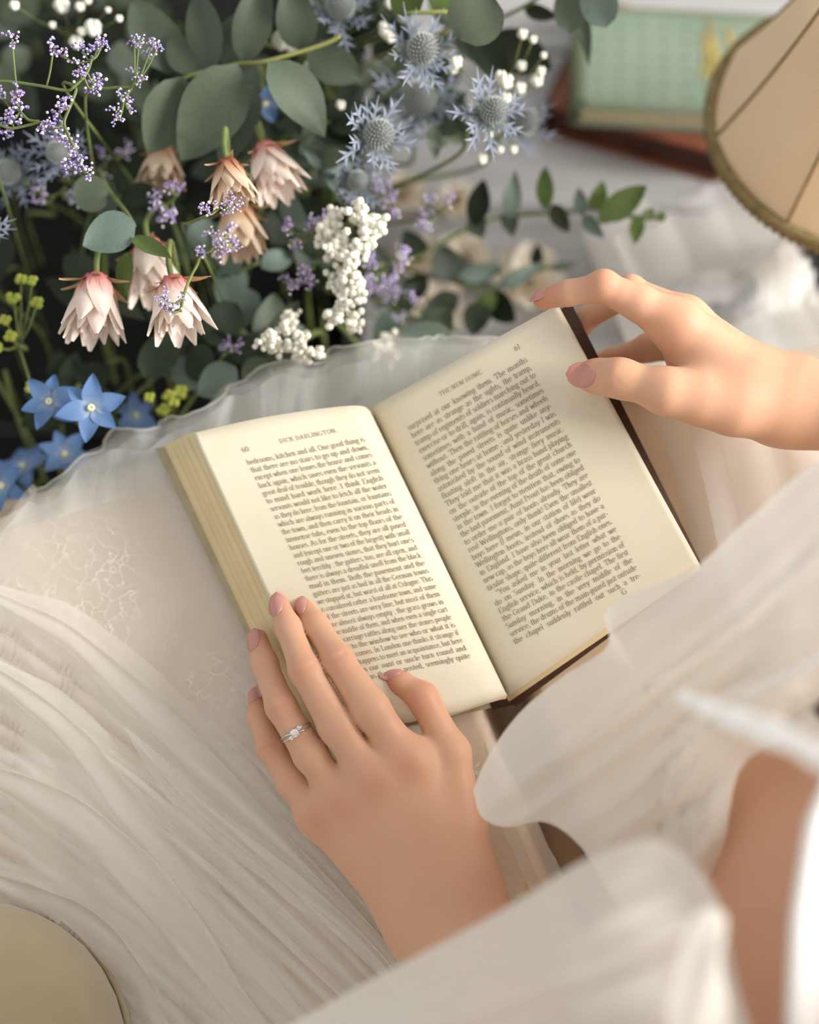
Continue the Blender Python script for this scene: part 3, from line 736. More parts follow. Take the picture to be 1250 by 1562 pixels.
LT = ["bedrooms, kitchen and all. One good thing is", "that there are no stairs to go up and down,", "except when one leaves the house and comes", "back again, which saves even the servants a",
"great deal of trouble, though they do not seem", "to mind hard work here. I think English", "servants would not like to fetch all the water", "as they do here, from the fountain, or fountains",
"which are always running in various parts of", "the town, and then carry it on their heads in", "immense tubs, even to the top floors of the", "houses. As for the streets, they are all paved",
"and (except one or two of the largest) with small", "rough and uneven stones, that they hurt one's", "feet terribly ; the gutters, too, are all open, and", "there is always a dreadful smell from the black",
"mud in them. Both the pavement and the", "gutters are just as bad in all the German towns", "we stopped at, but worst of all at Cologne. This", "is considered rather a handsome town, and some",
"of the streets are very fine, but most of them", "are almost always empty ; the grass grows in", "the middle of them, and when even a single cart", "or carriage rattles along over the stones people",
"run to the window to see who or what it is", "that comes. In London one thinks it strange if", "one happens to meet an acquaintance, but here", "when our aunt or uncle turn round and", "look as they are posted, seemingly quite"]
RTX = ["surprised at our knowing them. The months", "here are as strange as the sights, the tramp,", "tramp of regiments of soldiers marching out to", "exercise or to drill, again, is continually heard,",
"sometimes with a band of music, sometimes", "without. Then the rattling of horses and wheels", "along the paved streets is quite unlike any-", "thing one hears at home ; and yesterday I was", "astonished by the sound of wind instruments",
"floating aloft in the air, strange fiery music.", "They told me that it was a brass band playing", "on the outside of the top of the great church", "steeple, in the evening of the death of some one", "in the town. I forgot to mention that, owing to",
"the bad pavement, Aunt Prout has been obliged", "to order me a pair of boots already. They are", "real Wellingtons, only think! Even the smallest", "boys here (I mean, in our station of life) wear", "Wellington boots, instead of shoes as they do",
"in England. I have also been obliged to have a", "new cap, as the boys here all wear them of a par-", "ticular shape, quite different from English ones.", ">\"You asked me in your last letter what we", "do on Sunday. In the morning we go to the",
"English service, which is held, by permission of", "the Grand Duke, in the castle chapel. The first", "Sunday morning, in the very middle of the", "service, the drums of the main-guard just outside", "the chapel suddenly rattled out such a tre-"]
page_text(LEFT, [(379, 709), (558, 673), (545, 1040), (719, 1003)], LT, [("60", (371, 690), (384, 687), 5.6, .1), ("DICK DARLINGTON.", (428, 676), (500, 662), 4.6, .18)], 5.7, 'printed_text', LP)
page_text(RIGHT, [(624, 657), (806, 551), (786, 983), (979, 880)], RTX, [("61", (787, 536), (797, 530), 5.6, .1), ("THE NEW HOME.", (672, 605), (737, 569), 4.6, .18), ("G", (951, 908), (962, 902), 6.2, 0)], 6.0, 'printed_text', RP)

# ------------------------------------------------------------------ the dress: lining, lace, tulle
def ss(x, a, b):
    t = np.clip((x-a)/(b-a), 0, 1); return t*t*(3-2*t)
def dress_d(px, py): return lap_d(px, py)+.012
def lap_drop(px, py):
    """how far the lining falls below the lap plane beyond the knees and between the thighs"""
    far = np.interp(px, [-200, 10, 240, 560, 760, 1000, 1400], [862, 806, 741, 655, 600, 600, 560])
    e = ss(far-py, 0, 60)*.10
    gx = np.interp(py, [1000, 1075, 1200, 1340, 1500], [760, 775, 830, 880, 960])
    wdt = np.interp(py, [1000, 1060, 1300, 1500], [0, 38, 40, 30])
    g = np.clip(1-np.abs(px-gx)/np.maximum(wdt, 1)/1.3, 0, 1); g = ss(g, 0, .6)*.10*ss(py, 990, 1070)
    return np.maximum(e, g)
nz = SN(7, 4, .008)
FARX, FARY = [-260, 10, 240, 560, 760, 1000, 1500], [880, 806, 741, 655, 600, 600, 540]
PX, PY = np.meshgrid(np.linspace(-260, 1500, 150), np.linspace(0, 1, 125), indexing='ij')
PY = np.interp(PX, FARX, FARY)-42+PY*(1842-np.interp(PX, FARX, FARY))
dz = lap_drop(PX, PY)
Pl = W(PX, PY, dress_d(PX, PY)+.001+dz+.002*nz(PX, PY)+.06*ss(-PX, -60, 250)+.05*ss(PY, 1500, 1800))
Pl[..., 2] = np.maximum(Pl[..., 2], .004)
SKIRT = sheet('skirt_lining', Pl, M['lining'], PERSON, .0015, NV); SKIRT['label'] = 'smooth beige skirt lining over the lap'
PX, PY = np.meshgrid(np.linspace(-60, 800, 120), np.linspace(0, 1, 120), indexing='ij')
PY = np.interp(PX, FARX, FARY)+6+PY*(1554-np.interp(PX, FARX, FARY))
sheet('lace_overlay', W(PX, PY, dress_d(PX, PY)+lap_drop(PX, PY)*.9-.0126+.001*nz(PX*2, PY*2)), M['lace'], SKIRT)
EX = [-260, -60, 0, 22, 45, 62, 85, 120, 150, 190, 230, 270, 305, 345, 385, 430, 480, 520, 560, 640, 740, 800]
EY = [900, 850, 800, 772, 742, 752, 741, 694, 683, 652, 655, 636, 626, 588, 577, 549, 552, 532, 520, 514, 513, 540]
def hcur(x): return .6*x+.0004*x*np.abs(x)
def overlay(name, seed, mat_, amp, lam, lift, x0=-240, x1=800, inset=0., flat=820., hgt=1.0):
    n1, n2, n3 = SN(seed, 4, .006), SN(seed+1, 4, .0045), SN(seed+2, 4, .010)
    a = np.linspace(x0, x1, 110); v = np.linspace(0, 1, 420)**1.0
    Aa, Vv = np.meshgrid(a, v, indexing='ij')
    e = np.interp(Aa, EX, EY)+inset*(1+.5*n3(Aa*2))+5*n3(Aa*5, 0); q0 = e-hcur(Aa); q = q0+(1720-q0)*Vv
    am = ss(q, flat-60, flat+120)*(.55+.45*n1(Aa, q*.4))*(.6+.4*ss(q, 900, 1300))
    ph = 2*np.pi*q/lam+2.6*n2(Aa*1.0, q*.9)
    s = q+am*amp*np.sin(ph)*1.0
    px = Aa; py = s+hcur(px)
    py = np.maximum(py, np.interp(px, EX, EY)-3)
    r = py-np.interp(px, [-200, 10, 240, 560, 760, 1000], [862, 806, 741, 655, 600, 600])
    drop = .02*ss(-r, 0, 120)+.007*ss(-r, -10, 60)*np.sin(px*.075+n3(px, py)*4)
    d = dress_d(px, py)-lift-.011*hgt*am*(1+np.cos(ph))-.002*n1(px*2, py*2)*1.2+drop+.05*ss(-px, 60, 300)+.9*lap_drop(px, py)*(py > 990)
    return sheet(name, W(px, py, d), mat_, PERSON)
overlay('tulle_layer', 11, M['tulle'], 17, 66, .004)
overlay('tulle_layer', 23, M['tulle'], 24, 118, .009, inset=9., flat=900)
overlay('tulle_layer', 37, M['tulle_sheer'], 10, 34, .011, inset=22., x1=640, flat=880, hgt=.6)
def ruffle(name, seed, mat_, depth, lift, x0=-240, x1=800, inset=0., waves=.06):
    n1, n2 = SN(seed, 4, .012), SN(seed+1, 4, .02)
    a, v = np.meshgrid(np.linspace(x0, x1, 300), np.linspace(0, 1, 26), indexing='ij')
    e = np.interp(a, EX, EY)+inset+4*n2(a*4)
    px = a+14*np.sin(a*waves+2*n1(a))*(1-v)+6*n2(a*3, v*60)*(1-v); py = e+v*(np.maximum(np.interp(a, FARX, FARY)-e, 20)+4+depth)
    d = dress_d(px, py)-lift+.022*(1-v)**1.3-.010*np.sin(a*waves+2*n1(a)+1.2+1.2*v)*(1-.75*v)-.004*n2(a*4, v*90)
    d = np.where(px > 215, np.maximum(d, dress_d(px, py)-.010-.05*np.clip(.75-v, 0, 1)**1.5), d)     # stays under the book
    return sheet(name, W(px, py, d), mat_, PERSON)
M['tulle_ruffle'] = tulle('hem_tulle', (240, 242, 236), .22, .0)
ruffle('tulle_ruffle', 61, M['tulle_ruffle'], 4, .010)
ruffle('tulle_ruffle', 65, M['tulle_ruffle'], 0, .016, inset=12., waves=.043)
hm_ = MB(); nh = SN(61+1, 4, .02); xs = np.linspace(-200, 780, 260); n1_ = SN(61, 4, .012)
tube(hm_, [W(x+14*math.sin(x*.06+2*float(n1_(x)))+6*float(nh(x*3, 0)), float(np.interp(x, EX, EY))+4*float(nh(x*4)), float(dress_d(x, np.interp(x, EX, EY)))-.010+.022-.010*math.sin(x*.06+2*float(n1_(x))+1.2)-.004*float(nh(x*4, 0))) for x in xs], .0006, 5)
hm_.build('hem_edge', M['tulle_fold'], PERSON)
def ridge(name, pts, w, d_off, mat_, seed, taper=.8):
    """a soft gathered roll of tulle lying on the lap along a pixel path"""
    P = np.array(spline([A(*p) for p in pts], 60)); n = SN(seed, 4, .02); k = np.arange(60)
    T = np.gradient(P, axis=0); T /= np.linalg.norm(T, axis=1, keepdims=True); Nn = np.stack([-T[:, 1], T[:, 0]], 1)
    th = np.linspace(0, 1, 26); G = np.zeros((60, 26, 3))
    env = np.maximum(np.sin(np.pi*k/59.), 0)**taper+.02
    for j, t in enumerate(th):
        o = (t-.5)*2; ww = w*env*(1+.25*n(k*6.0)); q = P+Nn*(ww*(o+.16*np.sin(o*7+n(k*3.0+j*1.5)*1.5)))[:, None]
        hh = (1-o*o)*ww/FPX*.55*(1+.25*np.sin(o*11+n(k*5.0)*2))
        G[:, j] = W(q[:, 0], q[:, 1], dress_d(q[:, 0], q[:, 1])-d_off-hh)
    return sheet(name, G, mat_, PERSON)
ridge('tulle_fold', [(-80, 880), (20, 925), (110, 975), (230, 1085), (380, 1235), (520, 1375), (640, 1500)], 42, .012, M['tulle_fold'], 51)
ridge('tulle_fold', [(-80, 985), (20, 1050), (110, 1130), (190, 1230), (300, 1370), (430, 1520), (520, 1640)], 46, .014, M['tulle_fold'], 52)
ridge('tulle_fold', [(-80, 1160), (30, 1200), (150, 1290), (270, 1420), (380, 1560), (450, 1660)], 70, .012, M['tulle_fold'], 53)
ridge('tulle_fold', [(-80, 1330), (40, 1360), (130, 1410), (220, 1520), (280, 1640)], 60, .012, M['tulle_fold'], 54)
ridge('tulle_fold', [(190, 1110), (300, 1230), (430, 1330), (560, 1440), (660, 1560)], 26, .016, M['tulle_fold'], 55)
ridge('tulle_fold', [(300, 1170), (420, 1260), (520, 1350), (640, 1470)], 14, .010, M['tulle_fold'], 56)
for i in range(26):
    rr_ = random.Random(500+i); s0 = 745+i*15+rr_.uniform(-6, 6); xa = rr_.uniform(220, 330) if i < 12 else rr_.uniform(20, 260); xb = xa+rr_.uniform(340, 520)
    ridge('tulle_fold', [(x, s0+hcur(x)+rr_.uniform(-5, 5)) for x in np.linspace(xa, xb, 5)], rr_.uniform(3.5, 8), (.008+.0015*(i % 3) if i < 14 else .011+.004*(i % 3)), M['tulle_pleat'], 600+i, 1.6)
ridge('tulle_fold', [(740, 1130), (790, 1250), (850, 1380), (900, 1500)], 26, .010, M['tulle_fold'], 57)

# tulle of the skirt spread over the right knee and the floor beyond
def train(name, seed, mat_, lam, amp, lift, x0, x1, y0, y1):
    n1, n2 = SN(seed, 4, .008), SN(seed+1, 4, .006)
    q, y = np.meshgrid(np.linspace(x0, x1, 220), np.linspace(0, 1, 70), indexing='ij')
    ys = y0+45*n1(q*1.7)+70*ss(-q, -x0-120, -x0); y = ys+(y1-ys)*y
    px0 = q+.42*(y-560)*(1-.3*ss(y, 560, 900)); ph = 2*np.pi*q/lam+2.2*n2(q, y*.4)
    px = px0+amp*(.5+.5*n1(q, y*.2))*np.sin(ph); df = z_d(px, y, .012); dl = dress_d(px, y)
    t = ss(y, 430, 640); d = df*(1-t)+dl*t-lift-.010*(1+np.cos(ph))*(.5+.5*n1(q, y*.2))
    P = W(px, y, d); c = W(1330, 190, 1.20)[:2]; r = np.linalg.norm(P[..., :2]-c, axis=-1)     # draped over the lamp's feet, open round its stem
    for k in range(3):
        u = A(math.cos(math.radians(212+120*k)), math.sin(math.radians(212+120*k)))
        for t, zt, rs in [(x, float(np.interp(x, [0, .04, .075, .098], [.03, .05, .04, .03])), .007) for x in np.linspace(.01, .1, 16)]+[(.105, .026, .019)]:
            q = np.linalg.norm(P[..., :2]-(c+u*t), axis=-1); P[..., 2] = np.maximum(P[..., 2], (zt+rs+.004+lift*.3)*(1-ss(q, rs+.005, rs+.035)))
    a_, b_ = WZ(832, 206, 0.), WZ(1098, 282, 0.); e_ = (b_-a_)[:2]; l_ = np.linalg.norm(e_); e_ = e_/l_; n_ = A(-e_[1], e_[0]); w_ = P[..., :2]-a_[:2]     # and stops short of the stacked books
    al, pe = w_@e_, w_@n_; mv = np.where((al > -.03) & (al < l_+.03) & (pe > -.014), pe+.014, 0); P[..., :2] -= mv[..., None]*n_
    P[..., 2] = np.maximum(P[..., 2], .003)
    V = P.reshape(-1, 3); F = np.array(grid_faces(*P.shape[:2])); rr = r.reshape(-1)
    F = F[rr[F].min(1) > .034]
    if mat_ is M['tulle_dense']:      # the nearest foot shows between the folds of the lower layer
        ang = math.radians(212); ql = np.linalg.norm(V[:, :2]-(c+A(math.cos(ang), math.sin(ang))*.100), axis=1); F = F[ql[F].min(1) > .024]
    return put(name, mesh(name, V, F.tolist(), mat_), PERSON)
train('tulle_train', 71, M['tulle_dense'], 150, 34, .012, 960, 1560, 315, 960)
train('tulle_train', 81, M['tulle_sheer'], 84, 20, .022, 1010, 1580, 290, 960)

def puff(name, outline, d0, front, back, mat_, seed, gather=.15, dirang=None, parent=None):
    """inflated gathered piece of tulle with the given outline"""
    O = np.array(outline, float); c = O.mean(0); n = len(O)
    Q = np.array(spline([A(*p) for p in list(O)+[O[0]]], 97))[:96]; nn, n2 = SN(seed, 5, 1.0), SN(seed+3, 3, .006)
    Rr = np.concatenate([np.linspace(0.0005, .9, 16), np.linspace(.93, 1, 5)]); k = len(Rr); G = []
    for sgn, bul in ((-1, front), (1, back)):
        g = np.zeros((97, k, 3))
        for j, r in enumerate(Rr):
            q = c+(Q-c)*r; th = np.arange(96)/96*2*np.pi
            dd = d0(q[:, 0], q[:, 1]) if callable(d0) else np.full(96, d0)
            bl = bul*np.sqrt(max(0, 1-r**2))
            if dirang is not None:
                s = (q[:, 0]*-math.sin(dirang)+q[:, 1]*math.cos(dirang)); fold = np.sin(s*.05+1.5*n2(q[:, 0], q[:, 1]))*.6+.4*np.sin(s*.12+1.2*n2(q[:, 1], q[:, 0]))
            else: fold = nn(th*7)
            g[:96, j] = W(q[:, 0], q[:, 1], dd+sgn*bl-gather*abs(bul)*fold*(.25+.75*(1-r*r)))
        g[96] = g[0]; G.append(g)
    V = np.vstack([g.reshape(-1, 3) for g in G]); m = 97*k
    F = grid_faces(97, k); F = F+[tuple(m+i for i in reversed(f)) for f in F]
    return put(name, mesh(name, V, F, mat_), parent or PERSON)
puff('sleeve', [(722, 1205), (748, 1148), (798, 1082), (862, 1030), (928, 985), (926, 930), (1000, 892), (1066, 862), (1150, 785), (1260, 700), (1400, 690), (1450, 1000), (1400, 1100), (1240, 1125), (1135, 1165), (1105, 1290), (1060, 1400), (1000, 1430), (930, 1360), (885, 1290), (832, 1254), (772, 1262), (735, 1246)],
     lambda x, y: .955-.00018*(x-720), .03, .02, M['tulle_dense'], 91, .42, math.radians(-38))['label'] = 'wide sheer gathered tulle sleeve end falling over the book corner'
puff('sleeve', [(395, 1590), (560, 1498), (700, 1424), (800, 1368), (900, 1308), (1000, 1282), (1085, 1350), (1120, 1480), (1160, 1750), (900, 1950), (480, 1880)],
     lambda x, y: .83-.00012*(x-400), .05, .05, M['tulle_dense'], 95, .15, math.radians(-20))['label'] = 'full white tulle sleeve over the forearm'
puff('bodice_ruffle', [(1040, 1440), (1070, 1385), (1108, 1400), (1100, 1470), (1112, 1540), (1105, 1640), (1060, 1660), (1020, 1560)],
     .69, .012, .008, M['tulle_fold'], 99, .5, math.radians(-70))
nb = MB(); tube(nb, spline([W(1035, 1060, .76), W(1090, 1084, .72), W(1170, 1114, .68), W(1300, 1170, .62)], 24), [.0022+.0030*math.sin(math.pi*min(1, i/20)*.5)+.0006*math.sin(i*1.3) for i in range(24)], 8)
nb.build('neckline_trim', M['bodice'], PERSON)
nb = MB(); tube(nb, spline([W(1130, 1066, .80), W(1190, 1035, .78), W(1290, 985, .76)], 16), .0016, 8)
nb.build('neckline_trim', M['bodice'], PERSON)
U, Vv = np.meshgrid(np.linspace(0, 1, 20), np.linspace(0, 1, 24), indexing='ij')
py = 1185+Vv*700; px0 = np.interp(py, [1185, 1250, 1400, 1562, 1900], [1262, 1232, 1208, 1200, 1230]); px = px0+U*520
sheet('bodice', W(px, py, .70+.20*U-.01*np.sin(U*9)), M['bodice'], PERSON, .002, NV)['label'] = 'bright white bodice front'
hm = mat('brown_hair', (84, 58, 44), .45, (64, 42, 32), 200, stretch=(1, 1, .1))
nb = MB()
for i in range(9):
    y = 1062+i*4; tube(nb, spline([W(1238+abs(i-4)*4, y+6, .80), W(1275, y, .79), W(1340, y-30, .76), W(1420, y-120, .72)], 12), [.0004+.0022*min(1, k/5) for k in range(12)], 5)
nb.build('hair_lock', hm, PERSON)
# round beige cushion tucked by the skirt
cu = MB(); c = W(30, 1690, 1.0)
def cush():
    root = thing('cushion', c*A(1, 1, 0), 'rounded beige suede cushion beside the skirt hem', 'cushion')
    cz = .09; V = []; nu, nv = 40, 20
    cx, cy, _ = W(18, 1600, 1.08)
    for i in range(nu):
        th = 2*math.pi*i/nu
        for j in range(nv):
            ph = math.pi*j/(nv-1); e = lambda s, p: math.copysign(abs(s)**p, s)
            r = e(math.sin(ph), .55); V.append((cx-.03+.115*r*e(math.cos(th), .8), cy-.045+.11*r*e(math.sin(th), .8), cz+.085*e(math.cos(ph), .7)+.003*math.sin(3*th)*math.sin(ph)))
    mb = MB(); mb.add(V, grid_faces(nu, nv, True)); mb.build('cushion_cover', M['cushion'], root)
    sm = MB(); tube(sm, [(cx-.03+.1165*math.copysign(abs(math.cos(a))**.8, math.cos(a)), cy-.045+.1115*math.copysign(abs(math.sin(a))**.8, math.sin(a)), cz) for a in [2*math.pi*i/48 for i in range(49)]], .002, 6, cap=False)
    sm.build('piping', M['cushion'], root)
cush()
def part_round_cushion():
    """the skirt lies against the cushion instead of running through it"""
    cx, cy, _ = W(18, 1600, 1.08); c = A(cx-.03, cy-.045)
    for o in PERSON.children:
        if o.name.split('.')[0] not in ('skirt_lining', 'tulle_layer', 'tulle_fold'): continue
        for q in [o]+list(o.children):
            me = q.data; V = np.empty(len(me.vertices)*3); me.vertices.foreach_get('co', V); V = V.reshape(-1, 3)
            v = V[:, :2]-c; rho = (np.abs(v[:, 0]/.1185)**2.5+np.abs(v[:, 1]/.1135)**2.5)**.4; m = (rho < 1.0) & (V[:, 2] < .165)
            if not m.any(): continue
            bad = [p.index for p in me.polygons if all(m[i] for i in p.vertices)]
            if bad:
                bm = bmesh.new(); bm.from_mesh(me); bm.faces.ensure_lookup_table(); bmesh.ops.delete(bm, geom=[bm.faces[i] for i in bad], context='FACES'); bm.to_mesh(me); bm.free()
            me.update()
part_round_cushion()

# ------------------------------------------------------------------ old books and lamp on the floor
M['green_cover'] = mat('faded_green_cloth', (138, 150, 132), .8, (122, 138, 120), 14, bump=.15, bscale=500, spec=.15, detail=8)
M['green_dark'] = mat('green_cloth_edge', (112, 120, 92), .8)
M['rust_cover'] = mat('rust_leather', (150, 92, 62), .6, (122, 70, 48), 18, bump=.2, bscale=300)
M['maroon'] = mat('dark_maroon_leather', (84, 44, 34), .55, (64, 34, 28), 30)
M['gold'] = mat('faded_gold_leaf', (176, 156, 92), .5, (150, 136, 84), 40, metal=.2)
M['old_edge'] = mat('grey_page_edges', (214, 200, 168), .85, (190, 174, 140), 8, stretch=(1, 1, 160), spec=.1)
def old_book(name, label, c, rz, w, h, t, mc, ms, pages, emblem=False):
    """closed book lying flat: c = centre of its base, w along x, h along y, spine on the -x side"""
    root = thing(name, c, label, 'book'); R = Matrix.Translation(Vector(c)) @ Matrix.Rotation(rz, 4, 'Z')
    bt = .003
    def part(nm, bxs, m_, par=root, bev=.0012):
        bm = bmesh.new()
        for (x0, y0, z0, x1, y1, z1) in bxs:
            g = bmesh.ops.create_cube(bm, size=1, matrix=Matrix.Translation(((x0+x1)/2, (y0+y1)/2, (z0+z1)/2)) @ Matrix.Diagonal((x1-x0, y1-y0, z1-z0, 1)))
        if bev: bmesh.ops.bevel(bm, geom=bm.edges[:], offset=bev, segments=2, affect='EDGES')
        me = bpy.data.meshes.new(nm); bm.to_mesh(me); bm.free(); me.materials.append(m_)
        return put(nm, me, par, R)
    part('cover', [(-w/2, -h/2, 0, w/2, h/2, bt)], mc); top = part('cover', [(-w/2, -h/2, t-bt, w/2, h/2, t)], mc)
    part('page_block', [(-w/2+.004, -h/2+.004, bt, w/2-.004, h/2-.004, t-bt)], pages, bev=0)
    mb = MB(); V = []; n = 12
    for j, y in enumerate((-h/2, h/2)):
        for k in range(n+1):
            a = math.pi/2+math.pi*k/n; V.append((-w/2+.005*math.cos(a)*1.2, y, t/2+t/2*math.sin(a)))
    F = [(k, k+1, n+2+k, n+1+k) for k in range(n)]+[tuple(range(n, -1, -1)), tuple(range(n+1, 2*n+2))]
    mb.add(V, F); put('spine', mesh('spine', mb.V, mb.F, ms), root, R)
    if emblem:
        b = .005
        part('border', [(-w/2+.002, -h/2+.002, t, w/2-.002, -h/2+.002+b, t+.0004), (-w/2+.002, h/2-.002-b, t, w/2-.002, h/2-.002, t+.0004), (-w/2+.002, -h/2+.002, t, -w/2+.002+b, h/2-.002, t+.0004)], M['green_dark'], top, 0)
        g = MB()
        for (x0, y0, x1, y1, x2, y2, r) in [(.02, -.04, .024, 0, .02, .045, .0035), (.03, -.03, .040, .0, .034, .04, .003), (.045, -.035, .043, -.005, .052, .03, .003), (.034, -.04, .05, -.02, .06, .0, .0028), (.012, -.02, .018, .0, .014, .03, .0022)]:
            P = spline([A(x0, y0, t+.0002), A(x1, y1, t+.0002), A(x2, y2, t+.0002)], 14); n2 = len(P)
            V = []
            for i, p in enumerate(P):
                wd = r*(.3+math.sin(math.pi*i/(n2-1))); V += [p+A(wd, 0, 0), p-A(wd, 0, 0), p+A(wd, 0, .0004), p-A(wd, 0, -.0004)]
            F = []
            for i in range(n2-1):
                a = 4*i; F += [(a+2, a+3, a+7, a+6), (a, a+2, a+6, a+4), (a+3, a+1, a+5, a+7)]
            g.add(V, F)
        put('gold_ornament', mesh('gold_ornament', g.V, g.F, M['gold'], False), top, R)
        d = MB()
        for i in range(7):
            for jx in range(9):
                x = -w/2+.016+jx*.0172; y = -h/2+.014+i*.0145
                if x > .004: continue
                V = [(x+.003*math.cos(a)*(1 if k % 2 else .45), y+.003*math.sin(a)*(1 if k % 2 else .45), t+.0003) for k, a in enumerate([math.pi/4*q for q in range(8)])]
                d.add(V, [tuple(range(8))])
        put('stamped_pattern', mesh('stamped_pattern', d.V, d.F, M['green_dark'], False), top, R)
    return root
pa, pb = WZ(832, 206, 0.), WZ(1098, 282, 0.); dv = pb-pa; wv = float(np.linalg.norm(dv)); ang = math.atan2(dv[1], dv[0]); hv_ = .125; nvec = A(-math.sin(ang), math.cos(ang), 0)
c2 = (pa+pb)/2+nvec*hv_/2
old_book('rust_brown_book', 'rust brown leather book lying under the green book', (c2[0], c2[1], .0), ang, wv, hv_, .034, M['rust_cover'], M['maroon'], M['maroon'])
c3 = WZ(1050, 90, .058)
old_book('green_cloth_book', 'faded green cloth book with gold ornament on top of the stack', (c3[0]-.003, c3[1], .0345), math.radians(-4),   .166, .108, .022, M['green_cover'], M['green_dark'], M['old_edge'], True)

M['shade'] = mat('peach_fabric_shade', (236, 212, 178), .85, (230, 204, 168), 10, bump=.15, bscale=900, spec=.1, trans=.15)
M['braid'] = mat('olive_gold_braid', (150, 132, 90), .8, (124, 108, 70), 160, bump=.4, bscale=400)
M['iron'] = mat('dark_grey_metal', (72, 72, 72), .5, metal=.3)
def lamp():
    d0 = 1.20; rim = W(1330, 190, d0); rad = 246/FPX*d0; ht = .162; rt = rad*.40
    base = A(rim[0], rim[1], 0); root = thing('table_lamp', base, 'lamp with a peach panelled fabric shade and braided trim', 'lamp')
    zb = rim[2]; n = 8; a0 = math.radians(7)
    for k in range(n):
        V = []; nu, nv = 9, 12
        for i in range(nu):
            for j in range(nv):
                a = a0+2*math.pi*(k+i/(nu-1))/n; t = j/(nv-1); r = rad*(1-t)+rt*t; mid = math.cos(math.pi/n)/math.cos((i/(nu-1)-.5)*2*math.pi/n)
                sag = 1-.06*math.sin(math.pi*t); m_ = .45*mid+.55
                V.append((base[0]+r*m_*sag*math.cos(a), base[1]+r*m_*sag*math.sin(a), zb+ht*t))
        mb = MB(); mb.add(V, grid_faces(nu, nv)); mb.build('shade_panel', M['shade'], root)
        mb = MB(); a = a0+2*math.pi*k/n
        tube(mb, [(base[0]+(rad*(1-t)+rt*t)*(1-.06*math.sin(math.pi*t))*1.004*math.cos(a), base[1]+(rad*(1-t)+rt*t)*(1-.06*math.sin(math.pi*t))*1.004*math.sin(a), zb+ht*t) for t in [i/11 for i in range(12)]], .0012, 5)
        mb.build('seam_piping', M['braid'], root)
    for nm, r, z, w in (('bottom_trim', rad, zb, .0042), ('top_trim', rt, zb+ht, .0035)):
        mb = MB(); tube(mb, [(base[0]+r*math.cos(a), base[1]+r*math.sin(a), z) for a in [2*math.pi*i/64 for i in range(65)]], w, 8, cap=False)
        o = mb.build(nm, M['braid'], root)
        if nm == 'bottom_trim':
            mb = MB()
            for i in range(110):
                a = 2*math.pi*i/110; p = A(base[0]+(r+.001)*math.cos(a), base[1]+(r+.001)*math.sin(a), z-.004); ball(mb, p, .0035, 6, 4, sc=(1, 1, 1.4))
            mb.build('bobble_fringe', M['braid'], o)
    mb = MB(); lathe(mb, [(0, .02), (.02, .02), (.012, .03), (.009, .06), (.014, .075), (.008, .09), (.007, .15), (.012, .165), (.006, .18), (.006, zb+ht*.75), (0, zb+ht*.75)], base, 20)
    mb.build('stem', M['iron'], root)
    for k in range(3):
        a = math.radians(212+120*k); u = A(math.cos(a), math.sin(a), 0); mb = MB()
        tube(mb, spline([base+A(0, 0, .03), base+u*.04+A(0, 0, .05), base+u*.075+A(0, 0, .04), base+u*.098+A(0, 0, .03)], 20), [.004+.002*math.sin(math.pi*i/19) for i in range(20)], 10)
        ball(mb, base+u*.105+A(0, 0, .022), .017, 14, 10, sc=(1, 1, 1.3)); mb.build('foot', M['iron'], root)
    mb = MB(); ball(mb, (base[0], base[1], zb+ht*.55), .028, 14, 10, sc=(1, 1, 1.3)); mb.build('bulb', mat('opal_glass', (240, 238, 230), .2), root)
lamp()

# ------------------------------------------------------------------ flowers
def planter():
    x0, x1, y0, y1, h = -.62, -.035, .125, .62, .075; t = .012
    root = thing('flower_trough', ((x0+x1)/2, (y0+y1)/2, 0), 'low added trough filled with the cut flowers, near-black in place of deep shade', 'planter')
    for nm, (a, b, c, d) in {'w1': (x0, x1, y0, y0+t), 'w2': (x0, x1, y1-t, y1), 'w3': (x0, x0+t, y0+t, y1-t), 'w4': (x1-t, x1, y0+t, y1-t)}.items():
        mb = MB(); box(mb, (a, c, 0), (b-a, 0, 0), (0, d-c, 0), (0, 0, h)); mb.build('side_panel', M['planter'], root, False)
    nu = 40; U, Vv = np.meshgrid(np.linspace(x0+t, x1-t, nu), np.linspace(y0+t, y1-t, nu), indexing='ij'); n = SN(5, 5, 30)
    sheet('soil', np.stack([U, Vv, h-.022+.006*n(U, Vv)], -1), M['soil'], root, .03, (0, 0, 1))
planter()
BOXX, BOXY, SOIL = (-.58, -.06), (.155, .58), .046
STEMS = []
def root_at(p, rnd):
    """where a stem stands in the trough"""
    x = min(max(p[0]+rnd.uniform(-.03, .03), BOXX[0]), BOXX[1]); y = min(max(p[1]+rnd.uniform(.0, .06), BOXY[0]), BOXY[1])
    return A(x, y, SOIL)
M['euc'] = mat('eucalyptus_green', (84, 94, 76), .55, (76, 87, 69), 30, spec=.35, rnd=.22, trans=.12)
M['euc_pale'] = mat('pale_eucalyptus', (114, 130, 118), .55, (104, 121, 109), 30, spec=.35, rnd=.15, trans=.12)
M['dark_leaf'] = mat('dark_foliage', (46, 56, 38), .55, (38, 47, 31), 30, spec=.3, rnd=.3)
M['fresh_leaf'] = mat('fresh_green_leaf', (96, 114, 60), .5, (84, 102, 52), 30, spec=.35, rnd=.2, trans=.25)
M['stem'] = mat('green_stem', (122, 132, 76), .6, (98, 112, 66), 60)
M['pale_stem'] = mat('yellow_green_stem', (150, 152, 88), .6)
M['petal'] = ramp_attr('blush_petal', [(0, (206, 96, 100)), (.2, (230, 176, 166)), (.5, (242, 226, 212)), (1, (242, 226, 214))])
